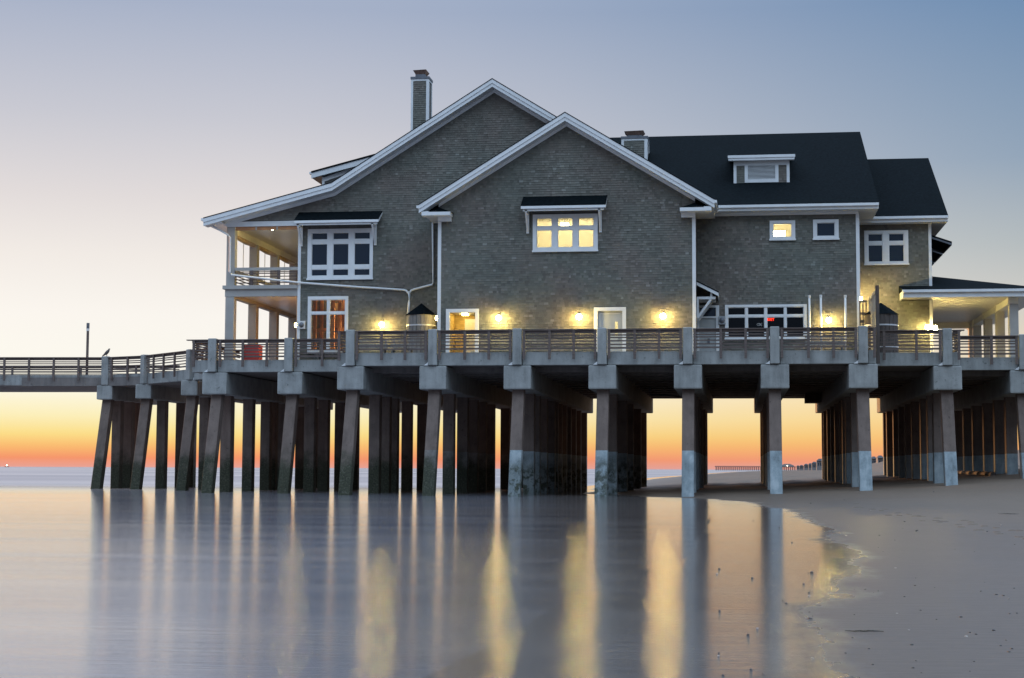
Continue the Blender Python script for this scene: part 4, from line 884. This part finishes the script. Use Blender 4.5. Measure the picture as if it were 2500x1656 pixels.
# three small awnings along the landward side
zt_, zb_ = PZ(2273, 573, 92.0), PZ(2324, 590, 92.0); xo = PX(2324, 590, 92.0)
for k in range(3):
    y0 = 92.0 + k * 4.1; mb = MB(); mb.prism([(DX1 + .004, zt_), (xo, zb_), (xo, zb_ - .10), (DX1 + .004, zt_ - .10)], 'y', y0, y0 + 3.7); aw = mb.build('side_awning', 'roof', house)
    for yy in (y0 + .004, y0 + 3.64):
        mb = MB(); mb.prism([(DX1 + .006, zt_ - .102), (xo - .002, zb_ - .102), (xo - .002, zb_ - .2), (DX1 + .006, zt_ - .2)], 'y', yy, yy + .06); mb.build('side_board', 'zinc', aw)
    mb = MB(); mb.box(xo - .06, xo - .004, y0 + .07, y0 + 3.63, zb_ - .2, zb_ - .103); mb.build('fascia', 'zinc', aw)
# hip roofed porch at the landward end
yp = 89.6; pz1 = PZ(2300, 707, yp); pz0 = PZ(2300, 716, yp); pzb = PZ(2300, 729, yp + .5); px0 = PX(2203, 712, yp); px1 = PX(2560, 700, yp)
zr0 = PZ(2280, 681, YD)
mb = MB(); ya, yb = yp, 108.0; yr0, yr1 = YD, 106
xa = DX1 - .0; pts = [(px0, ya, pz1), (px1, ya, pz1), (px1, yb, pz1), (px0, yb, pz1)]
mb.poly([(px0, ya, pz1), (px1, ya, pz1), (px1 - 5, 97.5, zr0 + 0.05), (xa, 97.5, zr0 + 1.2), (xa, YD - .01, zr0), (px0 + .9, YD - .01, zr0 - .1)]) if False else None
A_, B_, C_, D_ = (px0, ya, pz1), (px1, ya, pz1), (px1 - 6.5, 98.8, zr0 + 1.15), (px0, 98.8, zr0 + 1.15)
mb.poly([A_, B_, C_, D_]); mb.poly([B_, (px1, yb, pz1), C_]); mb.poly([(px1, yb, pz1), (px0, yb, pz1), D_, C_]); mb.poly([(px0, ya, pz1), D_, (px0, yb, pz1)]); mb.poly([(px0, ya, pz1), (px0, yb, pz1), (px1, yb, pz1), (px1, ya, pz1)])
pr = mb.build('porch_roof', 'roof', house); pr['label'] = 'low hip roof over the landward porch'
mb = MB(); mb.box(px0 - .01, px1 + .01, yp - .14, yp - .002, pz0 + .05, pz1 - .005); mb.build('gutter', 'trim', pr)
mb = MB(); mb.box(px0 + .04, px1, yp, yp + .08, pzb + .02, pz1 - .02); mb.build('fascia', 'trim', pr)
mb = MB(); mb.box(px0 + .04, px0 + .1, yp + .081, YD - .06, pzb + .02, pz1 - .02); mb.build('fascia', 'trim', pr)
cz = PZ(2330, 729, yp + 1.0)
cxr = PX(2487, 790, 90.3)
for k in range(40):      # beaded ceiling boards running across
    xk = DX1 + .02 + k * .155
    if xk > cxr - .5: break
    mb = MB(); mb.box(xk, xk + .145, yp + .09, 107, pzb + .05, pzb + .09); mb.build('ceiling_board', 'ceiling_paint', pr)
mb = MB(); mb.box(px0 + .11, px1 - .1, yp + .085, 107.5, pzb + .092, pzb + .14); mb.build('ceiling', 'ceiling_paint', pr)
mb = MB(); mb.box(cxr - .48, cxr, yp + .6, 107, pzb - .30, pzb + .048); mb.build('side_beam', 'ceiling_paint', pr)
mb = MB(); mb.box(DX1 + .01, cxr - .482, 105.6, 106.0, pzb - .30, pzb + .048); mb.build('rear_beam', 'ceiling_paint', pr)
for k in range(4):
    yk = 90.3 + k * 4.5; mb = MB(); mb.box(cxr - .48, cxr, yk, yk + .46, Z_DECK, pzb - .301 if k else pzb + .04); mb.build('column', 'porch_paint', pr, bevel=.02, seg=1)
    mb = MB(); mb.box(cxr - .54, cxr - .482, yk - .04, yk + .5, pzb - .34, pzb + .046); mb.build('column_cap', 'ceiling_paint', pr)
mb = MB(); mb.box(cxr - .52, cxr - .01, 105.5, 105.98, Z_DECK, pzb - .30); mb.build('column', 'porch_paint', pr)

# chimneys
def chimney(front, top, Yc, depth, zbase, capr, lab):
    x0, x1 = PX(front[0], top + 30, Yc), PX(front[1], top + 30, Yc); z1 = PZ((front[0] + front[1]) / 2, top, Yc)
    mb = MB(); mb.box(x0, x1, Yc, Yc + depth, zbase, z1); ch = mb.build('chimney', 'sheathing', house); ch['label'] = lab
    w = (x1 - x0); cw = .13 if w < 1.2 else .15
    for (a, c_, ya, yb) in [(x0, x0 + cw, Yc - .03, Yc), (x1 - cw, x1, Yc - .03, Yc), (x1 + .0, x1 + .03, Yc - .03, Yc + cw), (x1, x1 + .03, Yc + depth - cw, Yc + depth)]:
        mb = MB(); mb.box(a + (.001 if ya < Yc and a == x1 else 0), c_, ya, yb - .001, zbase, z1 - .01); mb.build('corner_board', 'trim', ch)
    mb = MB(); mb.box(x0 + cw, x1 - cw, Yc - .028, Yc - .002, z1 - .12, z1 - .012); mb.box(x1 + .002, x1 + .028, Yc + cw, Yc + depth - cw, z1 - .12, z1 - .012); mb.build('top_board', 'trim', ch)
    mb = MB(); mb.box(x0 - .03, x1 + .06, Yc - .06, Yc + depth + .04, z1 - .008, z1 + .13); mb.build('cap', 'zinc', ch)
    xm = (x0 + x1) / 2 - .02; q = capr * w; ym = Yc + depth / 2
    mb = MB(); mb.box(xm - q, xm + q, ym - .3, ym + .3, z1 + .13, z1 + .33); mb.build('flue', 'zinc', ch)
    mb = MB(); zt2 = z1 + .33; e = q * 1.42
    mb.hexa([(xm - q * .98, ym - .3, zt2), (xm + q * .98, ym - .3, zt2), (xm + q * .98, ym + .3, zt2), (xm - q * .98, ym + .3, zt2)], [(xm - e, ym - .45, zt2 + .22), (xm + e * .9, ym - .45, zt2 + .25), (xm + e, ym + .45, zt2 + .2), (xm - e, ym + .45, zt2 + .2)]); mb.build('copper_cap', 'copper', ch)
    panel(x0 + cw, x1 - cw, zbase if zbase > z1 - 5 else z1 - 5, z1 - .13, Yc - .003, DS)
    return ch
chimney((1003.5, 1046), 193, 93.0, 1.05, 17.0, .28, 'tall shingled chimney with copper cap')
chimney((1517, 1579.5), 338.5, 94.5, 1.9, 17.0, .28, 'short wide shingled chimney with copper cap')
# shingles: the 300 that show largest become parts, the rest one part
big_idx = sorted(range(len(SH)), key=lambda i: -((SH[i][1] - SH[i][0]) * (SH[i][3] - SH[i][2]) / SH[i][4] ** 2))
bigset = set(big_idx[:300]); walls = {YA: wallA, YB: wallB, YD: wallD}
for i in big_idx[:300]: put('shingle', shingle_mesh('shingle', [SH[i]]), wallA if abs(SH[i][4] - YA) < .01 else (wallD if abs(SH[i][4] - YD) < .01 else wallB))
o = put('shingle_siding', shingle_mesh('shingle_siding', [s_ for i, s_ in enumerate(SH) if i not in bigset] + DS), house); kind(o, 'stuff')

# ------------------------------------------------------------------ lamps on the walls
def wall_lamp(p, facing, label, glow='lamp_glow', r=0.14):
    f = Vector(facing); so = .5 if facing[0] == 0 else .22
    t_ = thing('wall_lamp', p - f * so, label, 'wall lamp', 'lit lamps along the house')
    MB().sphere(p, r).build('globe', glow, t_, smooth=True)
    mb = MB(); mb.beam(p - f * (so - .035) + Vector((0, 0, .12)), p - f * (so - .06) + Vector((0, 0, .12)), .16, .26); mb.build('back_plate', 'zinc', t_)
    mb = MB(); mb.tube([p - f * (so - .06) + Vector((0, 0, .14)), p - f * (so * .6) + Vector((0, 0, .24)), p - f * (so * .25) + Vector((0, 0, .25)), p + Vector((0, 0, .19))], .018, 6); mb.build('arm', 'zinc', t_)
    mb = MB(); mb.lathe([(.03, p.z + .20), (.13, p.z + .145), (.15, p.z + .13), (.03, p.z + .185)], p.x, p.y, 14); mb.build('hood', 'zinc', t_)
    return t_
front_f = (0, -1, 0)
for (x, y, Yk, lb) in [(1217.3, 776.7, YA, 'glowing wall lamp on the gable beside the open doorway'), (1413.5, 774, YA, 'glowing wall lamp on the gable beside the closed grey door'), (1618.8, 772, YA, 'glowing wall lamp on the gable near its landward corner board'),
                       (932, 793.4, YB, 'glowing wall lamp between the orange window and pale cistern'), (2023.4, 782, YB, 'glowing wall lamp among the three white pipes'), (2265, 799, YD, 'glowing wall lamp at the house end under the porch roof')]:
    wall_lamp(P(x, y, Yk - .5), front_f, lb)
wall_lamp(Vector((AX0 - .22, YA + 1.1, 9.35)), (-1, 0, 0), 'glowing lamp on the gable side wall behind the pale cistern', 'hall_lamp_glow')
wall_lamp(Vector((CX1 + .22, YB + 2.3, 10.6)), (1, 0, 0), 'glowing lamp on the side wall behind the timber screen', 'flood_glow', r=.08)
wall_lamp(Vector((DX1 + .25, YD + 1.4, 9.25)), (1, 0, 0), 'glowing lamp under the hip roofed porch ceiling', 'soft_lamp_glow', r=.17)
wall_lamp(Vector((BX0 - .25, YB + .75, 9.3)), (-1, 0, 0), 'glowing lamp under the lower porch at the seaward corner', 'lamp_glow', r=.12)
for k, yk in enumerate((YB + .5, YB + 7)):  # flat lamps added to light the upper porch, standing in for string lights
    p_ = Vector((((PXL + BX0) / 2 + .4) if k == 0 else BX0 - .35, yk, h_b - .055)); t_ = thing('ceiling_lamp', p_, ['flat lamp on the upper porch ceiling by the front beam', 'flat lamp on the upper porch ceiling, deeper inside'][k], 'ceiling lamp', 'porch ceiling lamps')
    mb = MB(); mb.lathe([(.16, p_.z + .075), (.18, p_.z + .04), (.17, p_.z + .0)], p_.x, p_.y, 16); mb.build('lamp_rim', 'zinc', t_)
    mb = MB(); mb.lathe([(.14, p_.z - .004), (.13, p_.z - .05), (.06, p_.z - .08)], p_.x, p_.y, 16); mb.build('diffuser', 'soft_lamp_glow', t_)

# ------------------------------------------------------------------ cisterns
def cistern(cx, cy, r, z_eave, z_top, label, wood):
    t_ = thing('cistern', (cx, cy, Z_DECK), label, 'water tank', 'wooden cisterns on the deck'); n = 22
    for k in range(n):
        a0, a1 = 2 * math.pi * (k + .04) / n, 2 * math.pi * (k + .96) / n
        q = [(cx + math.cos(a) * rr, cy + math.sin(a) * rr) for a, rr in ((a0, r), (a1, r), (a1, r - .06), (a0, r - .06))]
        mb = MB(); mb.hexa([(x, y, Z_DECK + .05) for x, y in q], [(x, y, z_eave) for x, y in q]); mb.build('stave', wood, t_)
    MB().lathe([(r - .055, Z_DECK + .04), (r - .055, z_eave - .02)], cx, cy, 22).build('lining', 'dark_wood', t_)
    for zz in (z_eave - .62, Z_DECK + .6):
        MB().lathe([(r + .002, zz), (r + .016, zz), (r + .016, zz + .075), (r + .002, zz + .075)], cx, cy, 44).build('hoop', 'band_metal', t_)
    mb = MB(); m_ = 8
    ring = [(cx + math.cos(2 * math.pi * (k + .5) / m_) * (r + .09), cy + math.sin(2 * math.pi * (k + .5) / m_) * (r + .09)) for k in range(m_)]
    for k in range(m_): mb.poly([(*ring[k], z_eave - .02), (*ring[(k + 1) % m_], z_eave - .02), (cx, cy, z_top)])
    mb.poly([(*p, z_eave - .02) for p in ring[::-1]]); mb.build('cone_roof', 'roof', t_)
c1 = P(1029, 770, YB - 1.25); cistern(c1.x, YB - 1.25, .80, PZ(1029, 770, YB - 1.25), PZ(1029, 740.6, YB - 1.25), 'pale round wooden cistern with cone roof beside the gable', 'stave_wood')
c2 = P(2151, 769, 86.9); cistern(c2.x, 86.9, .86, PZ(2151, 769, 86.9), PZ(2151, 739, 86.9), 'dark round wooden cistern with cone roof behind the timber screen', 'dark_wood')
# timber screen
xs_ = PX(2141.5, 790, 82.7); ztop = PZ(2141, 699, 82.7)
sc = thing('timber_screen', (xs_, 82.7, Z_DECK), 'tall timber screen with dark front post and open top slats', 'screen fence')
mb = MB(); mb.box(xs_ - .085, xs_ + .085, 82.35, 82.52, Z_BEAM0 + .02, ztop); mb.build('post', 'dark_wood', sc)
for yy in (84.6, 86.6): MB().box(xs_ - .07, xs_ + .07, yy, yy + .14, Z_DECK, ztop - .1).build('post', 'screen_wood', sc)
for zz in (ztop - .30, ztop - 1.25): MB().box(xs_ - .05, xs_ + .05, 82.53, 87.2, zz, zz + .13).build('rail', 'screen_wood', sc)
for k in range(26):
    yk = 82.6 + k * .175; MB().box(xs_ - .02, xs_ + .02, yk, yk + .05, ztop - 1.12, ztop - .302).build('baluster', 'screen_wood', sc)
    MB().box(xs_ - .03, xs_ + .015, yk, yk + .16, Z_DECK + .05, ztop - 1.252).build('board', 'screen_wood', sc)
gz = PZ(2108, 730, 87.0); xg0, xg1 = PX(2098, 760, 87.0), PX(2116, 760, 87.0)
sg2 = thing('screen_gate', (xg0, 87, Z_DECK), 'narrow dark timber gate with barred openings beside the corner board', 'gate')
for zz in (gz - .13, gz - .78, gz - 1.2): MB().box(xg0, xg1, 87.0, 87.07, zz - .05, zz + .08).build('rail', 'dark_wood', sg2)
for f in (0, .5, 1): xx = xg0 + f * (xg1 - xg0 - .06); MB().box(xx, xx + .06, 87.002, 87.068, Z_DECK + .02, gz - .05).build('bar', 'dark_wood', sg2)
# white pipes
for x, yt, lb in ((1976.3, 721, 'white capped vent pipe beside the wide window'), (2004.3, 720, 'white capped vent pipe just beside the glowing lamp, nearer the window'), (2064, 720.5, 'white capped vent pipe nearest the corner board')):
    Yk = YC - .35; p_ = P(x, 770, Yk); zt = PZ(x, yt, Yk)
    t_ = thing('vent_pipe', (p_.x, Yk, Z_DECK), lb, 'pipe', 'white vent pipes'); MB().tube([(p_.x, Yk, Z_DECK), (p_.x, Yk, zt - .12)], .058, 12).build('pipe', 'pvc', t_, smooth=True); MB().tube([(p_.x, Yk, zt - .14), (p_.x, Yk, zt)], .072, 12).build('cap', 'pvc', t_)
    MB().box(p_.x - .03, p_.x + .03, Yk + .05, YC - .01, Z_DECK + 1.1, Z_DECK + 1.15).build('clip', 'zinc', t_)
# meters
for x, y, Yk, lb in ((1762.7, 783, YC, 'grey electric meter with round glass between door and wide window'), (737.5, 794, YB, 'white boxed round meter beside the porch corner board')):
    p_ = P(x, y, Yk); t_ = thing('meter', p_, lb, 'meter'); s_ = .2; MB().box(p_.x - .19, p_.x + .19, Yk - .13, Yk - .03, p_.z - .22, p_.z + .22).build('box', 'meter_grey' if x > 1000 else 'pvc', t_, bevel=.01, seg=1)
    mb = MB(); mb.sphere((p_.x, Yk - .13, p_.z), .15, sy=.7); mb.build('dial', 'zinc', t_, smooth=True)
# benches and red board behind the railing
def bench(x, y, L, label, back=True):
    t_ = thing('bench', (x, y, Z_DECK), label, 'bench', 'wooden benches on the deck')
    for k in range(4): MB().box(x - L / 2, x + L / 2, y - .22 + k * .12, y - .12 + k * .12, Z_DECK + .44, Z_DECK + .48).build('seat_slat', 'stave_wood', t_)
    if back:
        for k in range(4): MB().box(x - L / 2, x + L / 2, y + .27 + k * .03, y + .30 + k * .03, Z_DECK + .55 + k * .13, Z_DECK + .64 + k * .13).build('back_slat', 'stave_wood', t_)
    for xx in (x - L / 2 + .15, x + L / 2 - .2):
        MB().box(xx, xx + .08, y - .2, y - .12, Z_DECK, Z_DECK + .44).build('leg', 'stave_wood', t_); MB().prism([(y + .2, Z_DECK), (y + .28, Z_DECK), (y + .42, Z_DECK + 1.05), (y + .34, Z_DECK + 1.05)], 'x', xx, xx + .08).build('leg', 'stave_wood', t_)
bench(PX(905, 850, 84), 83.7, 1.9, 'wooden slat bench behind the railing below the lamp beside the orange window'); bench(PX(985, 850, 84), 83.5, 1.3, 'shorter wooden bench behind the railing beside the pale cistern')
bench(PX(800, 850, 87.2), 87.25, 1.4, 'wooden bench under the four-pane orange window', back=False)
bench(PX(2015, 850, 83.6), 83.6, 2.0, 'wooden bench behind the railing below the lamp among white pipes')
rb = P(616, 862, 89.0); t_ = thing('red_bin', (rb.x, 89, Z_DECK), 'bright red boxy bin behind the railing below the porch', 'bin')
MB().box(rb.x - .48, rb.x + .48, 88.7, 89.4, Z_DECK + .02, Z_DECK + 1.05).build('body', 'red_plastic', t_, bevel=.03); MB().box(rb.x - .51, rb.x + .51, 88.67, 89.43, Z_DECK + 1.052, Z_DECK + 1.12).build('lid', 'red_plastic', t_, bevel=.02)
# lamp post and bird on the pier
lp = P(213, 873, 100.5); zt = PZ(214, 789, 100.5)
t_ = thing('lamp_post', (lp.x, 100.5, Z_DECK), 'slim lamp post with small lantern on the straight pier', 'lamp post')
MB().tube([(lp.x, 100.5, Z_DECK), (lp.x, 100.5, zt - .52)], .085, 10).build('pole', 'rail_wood', t_)
MB().tube([(lp.x, 100.5, zt - .52), (lp.x, 100.5, zt - .36)], .10, 10).build('lens', 'lamp_glow' if False else 'pvc', t_); MB().tube([(lp.x, 100.5, zt - .36), (lp.x, 100.5, zt)], .10, 10).build('lantern_head', 'zinc', t_)
bp = Vector((A3[0] + .05, A3[1] + .03, 8.45)); mb = MB()
mb.tube([bp + Vector((-.30, 0, .02)), bp + Vector((-.16, 0, .11)), bp + Vector((-.02, 0, .22)), bp + Vector((.08, 0, .33)), bp + Vector((.13, 0, .40)), bp + Vector((.15, 0, .46)), bp + Vector((.19, 0, .49))], [.025, .06, .105, .10, .06, .055, .03], 10)
mb.tube([bp + Vector((.18, 0, .485)), bp + Vector((.27, 0, .47))], [.018, .005], 6); mb.tube([bp + Vector((.0, .03, .20)), bp + Vector((.01, .03, 0))], .012, 6); mb.tube([bp + Vector((.0, -.03, .20)), bp + Vector((.01, -.03, 0))], .012, 6)
tag(mb.build('bird', 'bird', smooth=True), 'dark bird perched leaning on the concrete post at the pier bend', 'bird')

# ------------------------------------------------------------------ far things
# distant fishing pier
YPf = 3000.0
p0, p1 = P(1745, 1139, YPf), P(1942, 1139, YPf)
fpier = thing('distant_pier', ((p0.x + p1.x) / 2, YPf, 0), 'long thin fishing pier on posts far along the coast', 'pier')
zd = p0.z; MB().box(p0.x, p1.x + 30, YPf, YPf + 8, zd - .9, zd).build('deck', 'far_wood', fpier)
MB().box(p0.x, p1.x, YPf - .2, YPf, zd + .4, zd + .9).build('railing', 'far_wood', fpier)
nposts = 38
PM = MB().box(-.45, .45, -.45, .45, -8.5, 0).mesh('post', 'far_wood')
for k in range(nposts):
    put('post', PM, fpier, (p0.x + 2 + k * (p1.x - p0.x) / nposts, YPf + 1, zd - .9)); put('post', PM, fpier, (p0.x + 3.4 + k * (p1.x - p0.x) / nposts, YPf + 7, zd - .9))
q = P(1922, 1139, YPf); mb = MB(); mb.prism([(q.x - 12, zd), (q.x + 12, zd), (q.x + 12, zd + 2), (q.x + 5, zd + 5), (q.x - 5, zd + 5), (q.x - 12, zd + 2)], 'y', YPf - 1, YPf + 10); mb.build('shed', 'far_house', fpier)
MB().sphere(P(1922, 1137.5, YPf - 3), 0.7).build('light', 'boat_light', fpier)
# houses on the dunes
def far_house(px0, px1, ptop, Yh, label, zb=None):
    a, c = P(px0, ptop, Yh), P(px1, ptop, Yh); g = ground_z((a.x + c.x) / 2, Yh); w = c.x - a.x
    t_ = thing('beach_house', ((a.x + c.x) / 2, Yh, g), label, 'house', 'far houses along the dunes'); zt = a.z
    zb = min(g, zt - 4) - 3; D = max(8, w * .8)
    MB().box(a.x, c.x, Yh, Yh + D, zb, zt - (zt - zb) * .14).build('wall', 'far_house', t_)
    zr = zt - (zt - zb) * .14; mb = MB(); e = w * .015; mb.hexa([(a.x - e, Yh - 1, zr), (c.x + e, Yh - 1, zr), (c.x + e, Yh + D + 1, zr), (a.x - e, Yh + D + 1, zr)], [(a.x + w * .3, Yh + D * .35, zt), (c.x - w * .3, Yh + D * .35, zt), (c.x - w * .3, Yh + D * .65, zt), (a.x + w * .3, Yh + D * .65, zt)]); mb.build('roof', 'far_roof', t_)
    for k in range(3): xx = a.x + w * (.18 + .28 * k); MB().box(xx, xx + w * .12, Yh - .15, Yh - .01, zr - (zr - zb) * .35, zr - (zr - zb) * .15).build('window', 'dark_glass', t_)
    return t_
FH = [(1994, 2012, 1120, 1150, 'tall boxy grey house, highest on the far dunes'), (1982, 1995, 1127.5, 1300, 'stepped grey house next to the tall boxy house on the far dunes'), (1974, 1983, 1131, 1500, 'middle grey house in the far row on the dunes'),
      (1963, 1974, 1132.5, 1700, 'wide low grey house in the far row on the dunes'), (1952, 1962, 1135.5, 1950, 'small grey house towards the distant pier'), (1945, 1952, 1136.5, 2200, 'smallest grey house next to the distant pier'),
      (2020, 2036, 1119, 1000, 'grey house hidden largely behind piles beyond the tall boxy house'), (2128, 2141, 1114.5, 700, 'dark roofed house peeping over the near dune crest'), (2143, 2158, 1112, 620, 'house on the near dune crest seen between piles')]
for h_ in FH: far_house(*h_)
# near dune grass between the piles at the right
# ship light on the horizon
p_ = P(17, 1136.5, 6000); t_ = thing('boat', (p_.x, 6000, 0), 'tiny boat with a white light on the horizon', 'boat')
MB().prism([(p_.x - 9, 1.8), (p_.x - 7, 0), (p_.x + 7, 0), (p_.x + 9, 1.8)], 'y', 5997, 6003).build('hull', 'far_roof', t_); MB().box(p_.x - 3, p_.x + 3, 5998, 6002, 1.8, 4).build('cabin', 'far_house', t_); MB().sphere((p_.x, 5999, p_.z), 2.2).build('light', 'boat_light', t_)

# ------------------------------------------------------------------ shells, pebbles and weed on the sand
SHM = []
for k in range(3):
    mb = MB(); n = 10
    for j in range(5):
        pass
    mb.sphere((0, 0, .0), 1.0, sy=.75 + .1 * k, sz=.38, n=9, m_=6); SHM.append(mb.mesh('shell', 'shell', smooth=True))
PBM = []
for k in range(4):
    mb = MB(); mb.sphere((0, 0, 0), 1.0, sy=.8, sz=.42, n=8, m_=6); mb.v = [(x * (1 + .25 * math.sin(3 * y + k)), y * (1 + .2 * math.cos(4 * x + k)), z) for x, y, z in mb.v]; PBM.append(mb.mesh('pebble', 'pebble', smooth=True))
def scatter_px():
    while True:
        x = random.uniform(1560, 2495); y = 1200 + 450 * random.random() ** .8
        if x > 2350 - (y - 1200) * 1.5 or x > 1750: return x, y
for k in range(105):
    x, y = scatter_px(); g = G(x, y, .05)
    for _ in range(4): g = G(x, y, max(.0, ground_z(g.x, g.y)))
    if g.y > 80 or g.y < 3: continue
    gz_ = max(0, ground_z(g.x, g.y)); sh_ = random.random() < .16; s_ = random.uniform(.006, .017) * (1.5 if random.random() < .1 else 1) * (0.7 + g.y / 40)
    o = put('shell' if sh_ else 'pebble', random.choice(SHM if sh_ else PBM), None, (g.x, g.y, gz_ + s_ * .2), (random.uniform(-.2, .2), random.uniform(-.2, .2), random.uniform(0, 6.28))); o.scale = (s_, s_, s_)
    tag(o, 'small pale shell lying on the wet sand' if sh_ else 'small dark pebble lying on the wet sand', 'shell' if sh_ else 'pebble', 'shells on the beach' if sh_ else 'pebbles on the beach')
for x, y, L, lb in ((2480, 1194, 1.0, 'long strand of dark seaweed on the sand below the porch'), (2462, 1256, .30, 'small clump of dark weed on the open sand'), (2110, 1545, .16, 'thin dark twig lying on the wet sand')):
    g = G(x, y, .1)
    for _ in range(4): g = G(x, y, ground_z(g.x, g.y))
    mb = MB(); pts = [(g.x + (i - 4) * L / 4, g.y + random.uniform(-.1, .1) * L, ground_z(g.x, g.y) + .012 + random.uniform(0, .03) * L) for i in range(9)]; mb.tube(pts, [.003 + .022 * L * math.sin(i / 8 * 3.1) for i in range(9)], 6)
    for i in range(2, 7): mb.tube([pts[i], (pts[i][0] + random.uniform(-.1, .1) * L, pts[i][1] + random.uniform(-.25, .25) * L, pts[i][2] + .03 * L)], [.014 * L + .004, .003], 5)
    tag(mb.build('seaweed' if 'weed' in lb else 'twig', 'weed'), lb, 'seaweed' if 'weed' in lb else 'twig')
mb = MB()
for k in range(34):
    f = k / 33; x = 2085 + 420 * f + random.uniform(-16, 16); y = 1236 + 74 * f + (5 if k % 2 else -5) * (0.5 + f) + random.uniform(-4, 4)
    g = G(x, y, .3)
    for _ in range(5): g = G(x, y, ground_z(g.x, g.y))
    rot = random.uniform(-.5, .5) + 1.2; z0 = ground_z(g.x, g.y); n_ = 10; i0 = len(mb.v)
    for j in range(n_):
        a = 2 * math.pi * j / n_; ca, sa = math.cos(a), math.sin(a)
        for rr, hz in ((1.35, -.01), (1.0, .012 + .012 * random.random()), (.62, -.012)):
            lx, ly = ca * .15 * rr, sa * .075 * rr; mb.v.append((g.x + lx * math.cos(rot) - ly * math.sin(rot), g.y + lx * math.sin(rot) + ly * math.cos(rot), z0 + hz))
    for j in range(n_):
        a, c = i0 + j * 3, i0 + ((j + 1) % n_) * 3; mb.f += [(a, c, c + 1, a + 1), (a + 1, c + 1, c + 2, a + 2)]
fpo = mb.build('footprints', 'sand', smooth=True); kind(fpo, 'stuff'); tag(fpo, 'faint trail of footprints crossing the damp sand towards the deck', 'footprints')
att = fpo.data.attributes.new('shore_d', 'FLOAT', 'POINT'); att.data.foreach_set('value', [9.0] * len(fpo.data.vertices))
# half-buried beam under the deck at the right
mb = MB(); a, c = G(2345, 1150, 1.0), G(2440, 1172, .8); a = P(2335, 1147, 112); c = P(2425, 1172, 93); mb.tube([(a.x, a.y, ground_z(a.x, a.y) + .12), (c.x, c.y, ground_z(c.x, c.y) + .05)], .17, 8)
tag(mb.build('driftwood_pole', 'dark_wood'), 'long dark pole lying on the sand between the piles', 'pole')
print('shingles', len(SH), 'camera ok', A_l, A_ap, A_r, slA_l, slA_r, 'B', slB, slB2, 'C ridge', zCr, 'B ridge', B_ap.z, 'D', zDr, zCe, zDe, ze)
